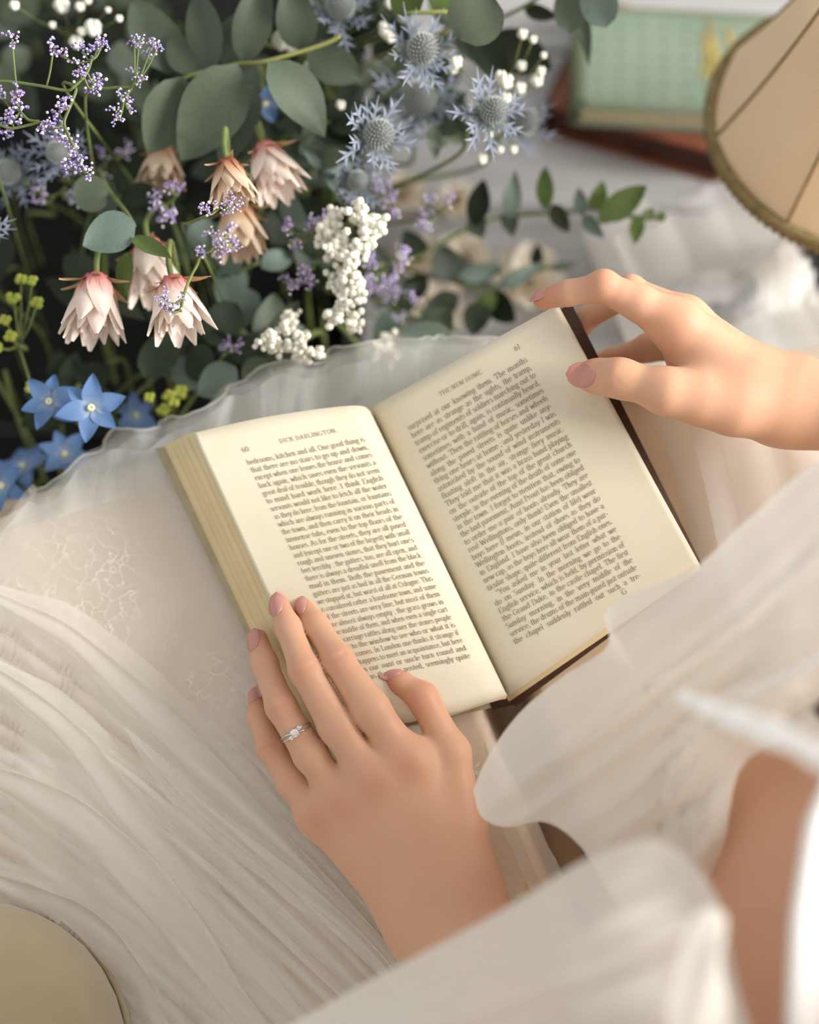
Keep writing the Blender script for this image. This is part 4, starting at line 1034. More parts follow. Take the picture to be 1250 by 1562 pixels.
M['petal_tan'] = ramp_attr('tan_blush_petal', [(0, (150, 74, 50)), (.3, (204, 156, 124)), (.6, (226, 202, 172)), (1, (230, 206, 182))])
M['sepal'] = ramp_attr('tan_sepal', [(0, (140, 116, 66)), (.6, (190, 160, 116)), (1, (214, 178, 142))])
M['blue'] = ramp_attr('blue_petal', [(0, (176, 188, 208)), (.3, (114, 144, 186)), (1, (90, 124, 174))], trans=.2)
M['eye'] = mat('cream_flower_eye', (226, 222, 190), .7)
M['steel'] = ramp_attr('steel_blue_bract', [(0, (106, 116, 110)), (.4, (120, 130, 138)), (1, (160, 166, 184))], trans=.1)
M['cone'] = mat('grey_thistle_head', (128, 132, 128), .8, (104, 104, 108), 200)
M['cone_tip'] = mat('pale_thistle_tips', (176, 182, 172), .8)
M['lilac'] = mat('lilac_floret', (164, 144, 196), .7, (146, 122, 184), 300, rnd=.1)
M['lilac_white'] = mat('pale_floret', (236, 226, 236), .7)
M['white_fl'] = mat('white_floret', (250, 248, 236), .75, (240, 236, 216), 200, trans=.15)
M['lime'] = mat('lime_bud', (172, 178, 76), .6, (146, 156, 60), 80)
M['cream_petal'] = ramp_attr('cream_petal', [(0, (226, 204, 166)), (.5, (242, 230, 208)), (1, (246, 238, 224))], trans=.3)

def blade(name, prof, nu=9, nv=5, fold=.15, curl=.2, tone=False, mat_=None, cup=0.):
    """unit leaf along +Y, width from prof(t), normal +Z"""
    V = []; T = []
    for i in range(nu):
        t = i/(nu-1); w = prof(t)
        for j in range(nv):
            s = -1+2*j/(nv-1); V.append((w*s, t, fold*w*abs(s)+cup*w*s*s-curl*t*t+.02*math.sin(6*t+2*s))); T.append(t)
    me = mesh(name, V, grid_faces(nv, nu) if False else [(i*nv+j, i*nv+j+1, (i+1)*nv+j+1, (i+1)*nv+j) for i in range(nu-1) for j in range(nv-1)], mat_)
    if tone: attr(me, 'tone', T)
    return me
ov = lambda t: .36*math.sin(math.pi*min(1, t**.8*.985+.012))**.75
rd = lambda t: .48*math.sqrt(max(0, 1-(2*t-1)**2))+.004
lan = lambda t: .17*math.sin(math.pi*(t**.75*.97+.02))**.9
LEAF = {}
for key, mt in (('euc', 'euc'), ('pale', 'euc_pale'), ('dark', 'dark_leaf'), ('fresh', 'fresh_leaf')):
    LEAF[key] = [blade('leaf', ov, 9, 5, .18, c_, mat_=M[mt]) for c_ in (.05, .18, -.12)]
    LEAF[key+'_round'] = [blade('leaf', rd, 11, 7, .08, c_, mat_=M[mt]) for c_ in (.04, .12)]
    LEAF[key+'_slim'] = [blade('leaf', lan, 9, 5, .3, c_, mat_=M[mt]) for c_ in (.1, .3)]
def leaf(parent, base, tip, wpx, key, rnd, tilt=None, name='leaf'):
    """leaf from base to tip (world), width in pixels at that distance; roughly facing the camera, tilted about its length"""
    base, tip = np.asarray(base), np.asarray(tip); y = tip-base; ln = np.linalg.norm(y); y = y/ln
    v = CAM-base; v = v/np.linalg.norm(v); z = v-y*(v@y)
    if np.linalg.norm(z) < .05: z = A(0, 0, 1)-y*y[2]
    z = unit(z); x = np.cross(y, z); a = rnd.uniform(-.6, .6) if tilt is None else tilt
    z, x = z*math.cos(a)+x*math.sin(a), x*math.cos(a)-z*math.sin(a)
    me = rnd.choice(LEAF[key]); full = {'': .72, 'round': .96, 'slim': .34}[key.partition('_')[2]]
    w = wpx/FPX*pix(base)[2]/full
    mw = Matrix(((x[0]*w, y[0]*ln, z[0]*ln, base[0]), (x[1]*w, y[1]*ln, z[1]*ln, base[1]), (x[2]*w, y[2]*ln, z[2]*ln, base[2]), (0, 0, 0, 1)))
    return put(name, me, parent, mw)
def stem_to(parent, pts, r, rnd, m_='stem', name='stem', foot=None):
    mb = MB(); P = [np.asarray(p) for p in pts]
    if foot is not None:
        top = P; P = P+[P[-1]*.4+foot*.6+A(0, 0, .04), foot+A(0, 0, .06), foot]
    tube(mb, spline(P, 6+4*len(P)), r, 6); o = mb.build(name, M[m_], parent)
    if foot is not None: STEMS.append((o, top, foot, r))
    return o

# ---- eucalyptus: explicit big sprays read from the photograph: stem points, then leaves (base, tip, width, distance shift)
def spray(name, label, key, stem, leaves, seed, stem_m='stem', rr=.0014, group='foliage sprays in the trough', foot=True, cat='foliage'):
    rnd = random.Random(seed); S = [W(*p) for p in stem]; ft = root_at(S[-1], rnd) if foot else S[-1]
    root = thing(name, ft, label, cat, group); stem_to(root, S, rr, rnd, stem_m, foot=ft if foot else None)
    for lf in leaves:
        (bx, by, tx, ty, w, d) = lf[:6]; k = lf[6] if len(lf) > 6 else key
        dd = rnd.uniform(-.012, .012); leaf(root, W(bx, by, d), W(tx, ty, d+dd), w, k, rnd, lf[7] if len(lf) > 7 else None)
    return root
spray('eucalyptus_spray', 'large dusky eucalyptus spray with broad leaves on a yellow green stem', 'euc', [(520, 55, 1.10), (488, 70, 1.10), (404, 94, 1.10), (363, 98, 1.11), (280, 120, 1.12), (250, 150, 1.16)],
      [(280, 118, 232, 238, 84, 1.095), (363, 100, 278, 246, 100, 1.09), (330, 104, 296, -20, 62, 1.11), (372, 96, 404, -30, 60, 1.11), (410, 94, 505, 200, 84, 1.085), (384, 130, 345, 262, 66, 1.12), (262, 112, 206, -5, 86, 1.13), (462, 78, 445, -30, 64, 1.12), (470, 74, 560, 110, 66, 1.12), (300, 112, 262, 60, 58, 1.125), (345, 100, 360, 20, 56, 1.13)], 1, 'pale_stem')
spray('eucalyptus_spray', 'round green eucalyptus leaves on a lime stem above the thistles', 'fresh_round', [(620, 20, 1.09), (690, 18, 1.09), (740, 20, 1.11), (600, 80, 1.20)],
      [(700, 60, 752, -8, 88, 1.07, 'euc_round', .1), (640, 18, 600, -25, 60, 1.1, 'fresh'), (662, 16, 700, -40, 50, 1.1, 'fresh'), (720, 20, 770, 130, 60, 1.16, 'dark'), (745, 60, 840, 100, 70, 1.2, 'dark')], 2, 'pale_stem')
spray('eucalyptus_spray', 'eucalyptus tip with one grey green and one pale leaf before the green book', 'euc', [(900, -40, 1.14), (860, -30, 1.14), (800, 10, 1.17), (700, 60, 1.2), (560, 160, 1.24)],
      [(880, -30, 865, 46, 56, 1.13, 'euc_round', .3), (905, -35, 924, 42, 58, 1.12, 'pale_round', .1), (800, 10, 850, 30, 28, 1.17, 'dark'), (880, 0, 905, 90, 22, 1.16, 'euc_slim')], 3)
spray('eucalyptus_spray', 'grey green leaf cluster above the blush flowers', 'pale', [(205, 345, 1.06), (190, 320, 1.07), (165, 290, 1.10), (150, 260, 1.15)],
      [(206, 340, 126, 374, 66, 1.05, 'pale', .25), (200, 360, 262, 402, 30, 1.05, 'fresh'), (196, 385, 186, 458, 34, 1.06, 'fresh', .6), (165, 290, 112, 300, 56, 1.09, 'euc_round'), (185, 300, 255, 310, 60, 1.12, 'dark'), (150, 270, 180, 340, 50, 1.12, 'euc')], 4)
spray('eucalyptus_spray', 'blue green eucalyptus spray behind the white flower heads', 'pale', [(395, 400, 1.14), (340, 420, 1.15), (300, 380, 1.17), (260, 400, 1.2)],
      [(330, 340, 366, 420, 60, 1.14), (300, 380, 320, 330, 50, 1.16), (360, 400, 340, 470, 54, 1.15), (400, 410, 450, 380, 40, 1.15), (290, 400, 250, 330, 56, 1.17), (300, 470, 240, 540, 56, 1.14), (260, 560, 330, 580, 60, 1.14), (380, 440, 372, 500, 46, 1.16), (360, 560, 300, 600, 56, 1.12), (430, 300, 470, 350, 40, 1.15)], 5)
spray('eucalyptus_spray', 'pale teal eucalyptus leaves by the top edge of the book', 'pale', [(700, 500, 1.18), (650, 490, 1.19), (600, 470, 1.2), (520, 420, 1.22)],
      [(690, 520, 600, 490, 60, 1.17), (650, 510, 690, 470, 50, 1.18, 'euc'), (610, 480, 570, 520, 44, 1.19), (600, 480, 640, 430, 40, 1.2, 'dark'), (560, 450, 600, 400, 44, 1.2, 'dark')], 6)
spray('ruscus_twig', 'slim green twig with lens shaped leaves reaching over the floor boards', 'fresh', [(1012, 333, 1.20), (960, 330, 1.20), (905, 318, 1.21), (850, 325, 1.22), (780, 330, 1.22), (720, 345, 1.22), (620, 400, 1.22), (520, 420, 1.24)],
      [(725, 345, 742, 276, 40, 1.2, 'dark'), (722, 330, 735, 362, 34, 1.21, 'euc_slim'), (778, 335, 786, 262, 30, 1.2, 'pale_slim'), (775, 320, 782, 360, 28, 1.22, 'euc_slim'), (836, 320, 830, 252, 30, 1.19, 'fresh'), (842, 312, 868, 355, 28, 1.2, 'dark'), (890, 330, 882, 286, 22, 1.2, 'pale'), (905, 320, 922, 280, 30, 1.19, 'fresh'), (918, 335, 985, 284, 42, 1.18, 'fresh'), (915, 340, 940, 310, 26, 1.2, 'fresh'), (890, 330, 920, 362, 24, 1.2, 'pale_slim'), (975, 330, 968, 372, 24, 1.19, 'fresh'), (980, 335, 1000, 318, 18, 1.19, 'fresh'), (1000, 335, 1018, 326, 16, 1.19, 'fresh')], 7)
spray('ruscus_twig', 'dark green leafy twig between the flowers and the hand', 'dark', [(880, 400, 1.26), (830, 410, 1.26), (760, 440, 1.25), (690, 430, 1.25), (600, 400, 1.25)],
      [(735, 460, 720, 512, 44, 1.22, 'dark'), (745, 450, 790, 490, 46, 1.23, 'dark'), (730, 470, 758, 452, 30, 1.22, 'fresh'), (700, 450, 640, 485, 40, 1.23, 'dark'), (690, 430, 670, 372, 54, 1.24, 'dark'), (650, 420, 610, 470, 40, 1.24, 'dark'), (760, 440, 830, 400, 26, 1.24, 'pale_slim'), (700, 420, 770, 410, 30, 1.24, 'pale'), (820, 410, 822, 376, 22, 1.25, 'dark'), (840, 412, 880, 400, 16, 1.25, 'euc_slim'), (640, 400, 620, 350, 44, 1.24, 'dark'), (740, 440, 700, 400, 40, 1.25, 'pale')], 8)
# dark filler foliage, each spray its own plant
LANDM = [(150, 470, 'the open blush bell'), (240, 420, 'the paired cream bells'), (385, 290, 'the tan bells'), (120, 100, 'the sharp lilac spray'), (90, 225, 'the feathery thistle'), (330, 110, 'the broad eucalyptus leaves'), (40, 470, 'the lime buds'), (100, 620, 'the blue star flowers'), (525, 400, 'the tall white blossoms'), (430, 510, 'the short white blossoms'), (640, 75, 'the grey thistle under the round leaf'), (580, 205, 'the thistle with curved bracts'), (760, 160, 'the thistle in baby breath'), (520, 20, 'the topmost thistle'), (250, 590, 'the few lime buds'), (330, 390, 'the blue green eucalyptus'), (600, 310, 'the lilac florets over the boards'), (140, 30, 'the white bud spray'), (20, 350, 'the long pale bracts')]
def near(x, y): return min(LANDM, key=lambda q: (q[0]-x)**2+(q[1]-y)**2)[2]
rf = random.Random(12); lab = ['dark leafy spray deep among the flowers', 'dusky green filler spray low in the trough']
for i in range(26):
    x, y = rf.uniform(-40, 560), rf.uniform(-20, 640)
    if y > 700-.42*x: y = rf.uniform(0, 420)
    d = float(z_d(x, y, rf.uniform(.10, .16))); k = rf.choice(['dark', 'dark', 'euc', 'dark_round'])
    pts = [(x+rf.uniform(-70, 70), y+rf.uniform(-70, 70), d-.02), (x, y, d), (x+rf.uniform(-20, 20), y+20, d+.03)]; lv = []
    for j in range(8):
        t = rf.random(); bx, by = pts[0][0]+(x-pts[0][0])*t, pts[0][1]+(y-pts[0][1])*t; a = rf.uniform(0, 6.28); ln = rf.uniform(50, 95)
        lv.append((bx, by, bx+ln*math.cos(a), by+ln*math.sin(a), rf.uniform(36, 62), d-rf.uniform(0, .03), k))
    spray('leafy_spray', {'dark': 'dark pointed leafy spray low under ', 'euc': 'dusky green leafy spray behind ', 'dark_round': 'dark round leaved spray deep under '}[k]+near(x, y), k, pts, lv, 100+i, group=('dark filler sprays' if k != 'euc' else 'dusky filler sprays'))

for i in range(14):
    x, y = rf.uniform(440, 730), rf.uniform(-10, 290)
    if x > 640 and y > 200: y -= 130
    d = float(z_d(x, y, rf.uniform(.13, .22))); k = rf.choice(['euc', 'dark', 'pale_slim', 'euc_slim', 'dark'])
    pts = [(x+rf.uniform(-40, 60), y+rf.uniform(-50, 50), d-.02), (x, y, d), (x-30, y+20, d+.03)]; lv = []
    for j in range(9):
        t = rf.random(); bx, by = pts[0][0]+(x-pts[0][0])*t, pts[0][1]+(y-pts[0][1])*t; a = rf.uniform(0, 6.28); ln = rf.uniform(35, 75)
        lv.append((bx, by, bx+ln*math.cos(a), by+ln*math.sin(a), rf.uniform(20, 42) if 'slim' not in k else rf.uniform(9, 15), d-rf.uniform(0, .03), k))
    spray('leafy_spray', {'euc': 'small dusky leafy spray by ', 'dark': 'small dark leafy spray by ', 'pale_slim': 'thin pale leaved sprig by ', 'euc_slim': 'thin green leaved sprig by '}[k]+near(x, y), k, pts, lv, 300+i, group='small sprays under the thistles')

# ---- blush protea bells
bract = blade('bract', lambda t: .20*math.sin(math.pi*min(1, t**.6*.93+.05))**.8, 10, 5, .0, .0, True, M['petal'], cup=.5)
bract_tan = bract.copy(); bract_tan.materials.clear(); bract_tan.materials.append(M['petal_tan'])
sepal_me = blade('sepal', lambda t: .13*math.sin(math.pi*min(1, t**.6*.95+.03))**.9, 7, 3, .2, .1, True, M['sepal'])
def bell(px, py, d, ang, size, label, seed, tan=False, lean=.35):
    """hanging bell: px,py = where petals join the stem; ang = direction of the opening in the picture plane"""
    rnd = random.Random(seed); p = W(px, py, d); s = size/FPX*d
    ax = unit(RT*math.cos(ang)-UPV*math.sin(ang)*1.0-FW*lean); ft = root_at(p, rnd)
    root = thing('blush_protea', ft, label, 'flower', 'blush bell flowers')
    stem_to(root, [p, p-ax*s*.35-UPV*.0, p-ax*s*.6+A(0, .015, -.02)], .0018, rnd, 'stem', foot=ft)
    _, u, w = frame(ax); me = bract_tan if tan else bract
    for ring, (cnt, open_, ln, r0) in enumerate(((7, .12, .88, .06), (8, .24, 1.0, .10), (9, .38, .96, .13))):
        for k in range(cnt):
            a = 2*math.pi*(k+.5*ring)/cnt+rnd.uniform(-.15, .15); rad = u*math.cos(a)+w*math.sin(a); o = open_+rnd.uniform(-.06, .06); L = s*ln*rnd.uniform(.9, 1.05)
            # two-slope bell wall: steep out, then straight down
            y = unit(ax*math.cos(o)+rad*math.sin(o)); z = unit(rad-y*(rad@y)); x = np.cross(y, z); b = p+rad*s*(r0+.03)
            W_ = L*1.05
            put('petal', me, root, Matrix(((x[0]*W_, y[0]*L, -z[0]*L*.6, b[0]), (x[1]*W_, y[1]*L, -z[1]*L*.6, b[1]), (x[2]*W_, y[2]*L, -z[2]*L*.6, b[2]), (0, 0, 0, 1))))
    for k in range(6):
        a = 2*math.pi*k/6+.3; rad = u*math.cos(a)+w*math.sin(a); o = 1.0+rnd.uniform(-.1, .25); L = s*rnd.uniform(.4, .62); y = unit(ax*math.cos(o)+rad*math.sin(o)); z = unit(rad-y*(rad@y)); x = np.cross(y, z); b = p+rad*s*.03
        put('sepal', sepal_me, root, Matrix(((x[0]*L, y[0]*L, -z[0]*L, b[0]), (x[1]*L, y[1]*L, -z[1]*L, b[1]), (x[2]*L, y[2]*L, -z[2]*L, b[2]), (0, 0, 0, 1))))
    mb = MB()
    for k in range(26):
        a = rnd.uniform(0, 6.28); o = rnd.uniform(0, .16); dirv = unit(ax+ (u*math.cos(a)+w*math.sin(a))*o); tube(mb, [p+dirv*s*.1, p+dirv*s*.7], .0006, 4)
    mb.build('stamens', M['eye'], root)
dn = math.pi/2
bell(147, 422, 1.055, dn, 108, 'open blush bell flower with pink streaks hanging above the blue flowers', 1)
bell(226, 368, 1.098, dn-.12, 104, 'cream bell flower half under a small green leaf', 2)
bell(262, 425, 1.045, dn-.2, 100, 'cream bell flower with lilac specks before it, lowest of its pair', 3)
bell(346, 245, 1.055, dn-.2, 80, 'tan blush bell flower with a rust red inner petal', 4, True)
bell(402, 222, 1.105, dn-.35, 92, 'pale cream bell flower beside the broad eucalyptus leaf', 5)
bell(362, 310, 1.115, dn-.1, 96, 'shaded tan bell flower below the pair of bells', 6, True)
bell(248, 222, 1.14, dn, 76, 'dim tan bell flower deep behind eucalyptus', 7, True)

# ---- blue delphinium
bpet = blade('petal', lambda t: .27*math.sin(math.pi*min(1, t**.7*.96+.03))**.8, 9, 5, .1, .12, True, M['blue'], cup=.2)
def blue(px, py, d, size, nx, ny, label, seed, n=6):
    rnd = random.Random(seed); p = W(px, py, d); s = size/FPX*d; ax = unit(-FW+RT*nx+UPV*ny); ft = root_at(p+A(0, .02, 0), rnd)
    root = thing('delphinium', ft, label, 'flower', 'blue flowers'); stem_to(root, [p, p-ax*.03, p-ax*.05+A(0, .01, -.03)], .0013, rnd, foot=ft); _, u, w = frame(ax); a0 = rnd.random()
    for k in range(n):
        a = 2*math.pi*(k+a0)/n+rnd.uniform(-.12, .12); rad = u*math.cos(a)+w*math.sin(a); y = unit(rad+ax*rnd.uniform(.05, .4)); z = unit(ax-y*(ax@y)); x = np.cross(y, z); L = s*rnd.uniform(.88, 1.1); b = p+rad*s*.06
        put('petal', bpet, root, Matrix(((x[0]*L*1.15, y[0]*L, z[0]*L, b[0]), (x[1]*L*1.15, y[1]*L, z[1]*L, b[1]), (x[2]*L*1.15, y[2]*L, z[2]*L, b[2]), (0, 0, 0, 1))))
    mb = MB()
    for k in range(7):
        a = 2*math.pi*k/7; ball(mb, p+ax*s*.12+(u*math.cos(a)+w*math.sin(a))*s*.07, s*.06, 6, 4)
    mb.build('flower_eye', M['eye'], root)
blue(76, 613, 1.075, 46, -.1, .1, 'open blue flower with cream eye beside the lime bud', 1)
blue(139, 622, 1.065, 50, .15, .0, 'open blue star flower rising over the tulle edge', 2)
blue(98, 694, 1.13, 42, .3, .3, 'blue flower partly behind the tulle edge', 3)
blue(36, 714, 1.175, 48, -.4, .9, 'pale blue flower seen from the side by the tulle corner', 4)
blue(4, 742, 1.12, 44, -.3, .2, 'blue flower nearest the tulle corner', 8)
blue(206, 634, 1.16, 36, .6, .1, 'dim blue flower behind the tulle rim', 5)
blue(404, 155, 1.14, 40, .3, -1.6, 'bright blue flower under the eucalyptus leaves', 6, 5)

# ---- sea thistles
def spike_mesh():
    V = []; F = []; T = []; n = 10
    for i in range(n):
        t = i/(n-1); w = .055*(1-t)+.004
        V += [(-w, t, .25*t*t), (0, t, .25*t*t+.03*(1-t)), (w, t, .25*t*t)]; T += [t]*3
    F = [(3*i+j, 3*i+j+1, 3*i+j+4, 3*i+j+3) for i in range(n-1) for j in (0, 1)]
    for t0, sgn in ((.25, 1), (.25, -1), (.45, 1), (.5, -1), (.65, 1), (.7, -1)):
        b = len(V); z = .25*t0*t0; V += [(sgn*.03, t0-.05, z), (sgn*.03, t0+.05, z), (sgn*.17, t0+.13, z+.04)]; T += [t0, t0, 1]; F += [(b, b+1, b+2)]
    me = mesh('bract', V, F, M['steel']); attr(me, 'tone', T); return me
SPK = spike_mesh()
def cone_head():
    mb = MB(); ball(mb, (0, 0, .5), .93, 16, 12, 0, (.82, .82, 1.0)); n = 190
    for i in range(n):
        z = 1-2*(i+.5)/n
        if z < -.75: continue
        r = math.sqrt(1-z*z); a = i*2.39996; p = A(r*math.cos(a)*.8, r*math.sin(a)*.8, z*.95+.5); d_ = unit(A(p[0], p[1], (p[2]-.5)*.8)+A(0, 0, .25)); _, u, w = frame(d_)
        q = p; V = [q+.06*u, q-.03*u+.052*w, q-.03*u-.052*w, q+d_*.20]; mb.add(V, [(0, 1, 3), (1, 2, 3), (2, 0, 3)], 1)
    return mesh('seed_head', mb.V, mb.F, mats=[M['cone'], M['cone_tip']], fm=mb.M, smooth=False)
CONE = cone_head()
def thistle(px, py, d, r, nx, ny, label, seed, n=13, ln=3.0):
    rnd = random.Random(seed); p = W(px, py, d); s = r/FPX*d; ax = unit(-FW*.9+RT*nx+UPV*ny); ft = root_at(p, rnd)
    root = thing('sea_holly', ft, label, 'thistle', 'spiky blue grey thistles'); mwc = orient(p-ax*s*.5, ax, (0, .3, 1), s)
    put('seed_head', CONE, root, mwc); b0 = p-ax*s*1.0; stem_to(root, [b0, b0-ax*.03, b0-ax*.05+A(0, .01, -.03)], .0014, rnd, foot=ft); _, u, w = frame(ax)
    for k in range(n):
        a = 2*math.pi*k/n+rnd.uniform(-.2, .2); rad = u*math.cos(a)+w*math.sin(a); y = unit(rad+ax*rnd.uniform(-.15, .45)); z = unit(ax-y*(ax@y)); x = np.cross(y, z); L = s*ln*rnd.uniform(.75, 1.1)
        put('bract', SPK, root, Matrix(((x[0]*L, y[0]*L, z[0]*L, b0[0]), (x[1]*L, y[1]*L, z[1]*L, b0[1]), (x[2]*L, y[2]*L, z[2]*L, b0[2]), (0, 0, 0, 1))))
thistle(645, 74, 1.075, 27, .25, .25, 'grey thistle head beneath the round eucalyptus leaf', 1)
thistle(578, 204, 1.07, 26, .45, .1, 'grey thistle head with long curved bracts above the white blossoms', 2)
thistle(754, 168, 1.075, 24, .35, .1, 'thistle head among tiny white baby breath buds', 3)
thistle(802, 186, 1.175, 23, .5, .15, 'blurred thistle nearest the rust brown book', 4)
thistle(640, 150, 1.155, 30, .1, .3, 'dark violet thistle between the two grey thistle heads', 5)
thistle(520, 6, 1.12, 26, .1, .4, 'thistle head high above the blue petal', 6)
thistle(88, 232, 1.10, 20, -.1, .1, 'feathery steel blue thistle under the lilac sprays', 7, 16, 3.2)
thistle(12, 262, 1.12, 22, -.2, .1, 'violet tinged thistle at the far end of the trough', 8)
thistle(545, 275, 1.12, 18, .1, .0, 'small spiky thistle over the white blossoms', 9, 14, 3.4)
thistle(-25, 345, 1.06, 20, .6, .1, 'thistle with long pale bracts by the lime buds', 10, 12, 3.2)

# ---- lilac statice: fine branching stems with bead-like florets
def cluster_mesh(seed, n, m=(0, 1), share=.35, longer=1.6, big=1.0):
    rnd = random.Random(seed); mb = MB()
    for i in range(n):
        c = A(rnd.gauss(0, .33), rnd.gauss(0, .33)+(i/n-.5)*longer, rnd.gauss(0, .28)); r = rnd.uniform(.13, .21)*big; k = 1 if rnd.random() < share else 0
        ball(mb, c, r, 6, 4, m[k])
        if k == 0: ball(mb, c+A(rnd.uniform(-.12, .12), rnd.uniform(-.1, .1), .14), r*.45, 5, 3, 1)
    return mb
SC_ = [cluster_mesh(i, 22) for i in range(4)]
SCM = [mesh('floret_cluster', c.V, c.F, mats=[M['lilac'], M['lilac_white']], fm=c.M) for c in SC_]
def statice(label, stem, tips, d, seed, size=15, group='lilac statice sprays'):
    """stem: list of (x,y); tips: clusters (x,y,angle) joined to the nearest stem point"""
    rnd = random.Random(seed); S = [W(x, y, d+dd) for x, y, dd in stem]; ft = root_at(S[-1], rnd); root = thing('statice_spray', ft, label, 'flower', group)
    stem_to(root, S, .0009, rnd, 'stem', foot=ft)
    for (x, y, a) in tips:
        dd = rnd.uniform(-.008, .008); p = W(x, y, d+dd); q = min(spline(S, 40), key=lambda s_: np.linalg.norm(s_-p)); q2 = q-unit(q-p)*min(.012, np.linalg.norm(q-p)*.5)
        ydir = unit(RT*math.cos(a)-UPV*math.sin(a)); zz = -FW; xx = np.cross(ydir, zz); s = size/FPX*d*rnd.uniform(.85, 1.1)
        c = put('floret_cluster', rnd.choice(SCM), root, Matrix(((xx[0]*s, ydir[0]*s, zz[0]*s, p[0]), (xx[1]*s, ydir[1]*s, zz[1]*s, p[1]), (xx[2]*s, ydir[2]*s, zz[2]*s, p[2]), (0, 0, 0, 1))))
        if np.linalg.norm(q-p) > .004:
            mb = MB(); tube(mb, spline([q, (q+p)/2-UPV*.003, p], 6), .0006, 5); mb.build('twig', M['stem'], root)
statice('sharp lilac spray on an arching green stem before the broad eucalyptus', [(140, 90, 0), (132, 112, 0), (112, 133, .0), (100, 138, .002), (55, 130, .004), (0, 124, .006), (-60, 130, .02)],
        [(82, 72, 1.2), (90, 82, .4), (126, 75, .5), (148, 72, -1.0), (156, 66, .3), (120, 100, 1.0), (122, 110, 2.6), (143, 135, 2.4), (148, 124, 1.3)], 1.016, 1)
statice('lilac spray with long dangling florets over the feathery thistle', [(125, 250, 0), (118, 235, 0), (104, 205, 0), (98, 186, .0), (108, 160, 0), (116, 135, .004), (100, 138, .03)],
        [(98, 155, -1.0), (90, 172, -1.1), (74, 187, 2.6), (66, 192, 2.8), (88, 203, .8), (98, 212, .8), (107, 222, 1.1), (118, 238, 1.2), (106, 252, .1), (120, 250, 1.0), (132, 262, 1.0)], 1.016, 2)
statice('small lilac spray at the trough end with a forked stem', [(30, 170, 0), (44, 183, 0), (60, 186, 0), (20, 196, .0), (-20, 200, .01)],
        [(25, 146, 1.6), (27, 156, 1.5), (17, 176, 1.9), (20, 182, .6), (5, 190, .5), (8, 205, -.5), (0, 142, .5), (18, 60, 1.2)], 1.018, 3)
statice('lilac spray dotted against a broad eucalyptus leaf', [(190, 150, 0), (205, 128, 0), (200, 132, .005), (165, 135, .006), (130, 150, .02)],
        [(205, 68, .3), (212, 62, 1.2), (232, 66, 1.3), (241, 71, .1), (226, 84, .4), (204, 113, 1.2), (216, 122, -.7), (184, 146, 1.3), (195, 148, 1.5), (176, 170, .8), (180, 183, -.3), (198, 165, 1.5)], 1.03, 4, 10)
for i, (x, y, d, n, lb) in enumerate([(262, 306, 1.10, 7, 'soft lilac spray between blush bell flowers and broad leaves'), (330, 372, 1.055, 8, 'lilac spray hanging below the shaded tan bell'), (470, 360, 1.10, 7, 'lilac florets tucked beside the white blossoms'), (470, 418, 1.10, 6, 'lilac florets low on the white blossom stalk'),
        (600, 300, 1.15, 6, 'lilac spray over the grey floor boards'), (668, 326, 1.15, 6, 'lilac spray reaching toward the green twig'), (590, 402, 1.14, 9, 'lilac spray close to the white blossoms and dark twig'), (600, 450, 1.175, 7, 'lilac spray above the tulle rim'), (340, 545, 1.12, 3, 'lone lilac floret group over the tulle rim'), (90, 295, 1.13, 5, 'dim lilac spray under the feathery thistle'), (275, 470, 1.0, 4, 'few lilac florets before a cream bell'), (330, 318, 1.012, 5, 'lilac florets at the foot of the rust red petal'), (160, 250, 1.155, 4, 'faint lilac florets in shade under broad leaves'), (640, 500, 1.17, 4, 'faint lilac florets by teal leaves')]):
    rnd = random.Random(40+i); tp = [(x+rnd.uniform(-34, 34), y+rnd.uniform(-26, 26), rnd.uniform(0, 3)) for _ in range(n)]
    st = [(x+10, y-10, 0), (x, y, .004), (x-15, y+12, .02), (x-30, y+10, .05)]
    if 'before a cream bell' in lb: st = [(x, y+6, 0), (x+8, y-28, 0), (x+24, y-62, .03), (x+38, y-74, .09)]
    if 'rust red' in lb: st = [(x+8, y-6, 0), (x-4, y+6, .002), (x-40, y+22, .03), (x-52, y+30, .09)]
    statice(lb, st, tp, d, 60+i, 11)

# ---- white blossom heads
WB = [cluster_mesh(50+i, 18, (0, 0), 0, .3, 1.4) for i in range(3)]
WBM = [mesh('blossom', c.V, c.F, M['white_fl']) for c in WB]
def white_spray(label, d, pts, seed, size=24, name='white_statice', group='white blossom stalks'):
    rnd = random.Random(seed); c0 = np.mean(np.array(pts), 0); p0 = W(c0[0], c0[1], d+.03); ft = root_at(p0, rnd); root = thing(name, ft, label, 'flower', group)
    stem_to(root, [p0, p0+A(-.01, .01, -.03)], .002, rnd, foot=ft)
    for (x, y) in pts:
        p = W(x, y, d+rnd.uniform(-.01, .01)); mb = MB(); tube(mb, spline([p0, (p+p0)/2+A(0, 0, -.004), p], 6), .0009, 5); mb.build('twig', M['stem'], root)
        s = size/FPX*d*rnd.uniform(.85, 1.15); q = Matrix.Translation(Vector(p)) @ Matrix.Rotation(rnd.uniform(0, 6), 4, A(*[rnd.uniform(-1, 1) for _ in range(3)])) @ Matrix.Scale(s, 4)
        put('blossom', rnd.choice(WBM), root, q)
white_spray('tall stalk of dense white blossoms over the book edge', 1.085, [(512, 330), (556, 340), (495, 362), (540, 322), (566, 356), (505, 385), (530, 395), (545, 380), (520, 372), (505, 425), (540, 430), (520, 440), (545, 448), (512, 482), (542, 490), (530, 412), (500, 350), (528, 455), (572, 342), (560, 370)], 1)
white_spray('short stalk of white blossoms just behind the tulle edge', 1.085, [(412, 515), (402, 522), (448, 488), (440, 500), (458, 520), (460, 538), (475, 540), (420, 530), (450, 532)], 2, 22)
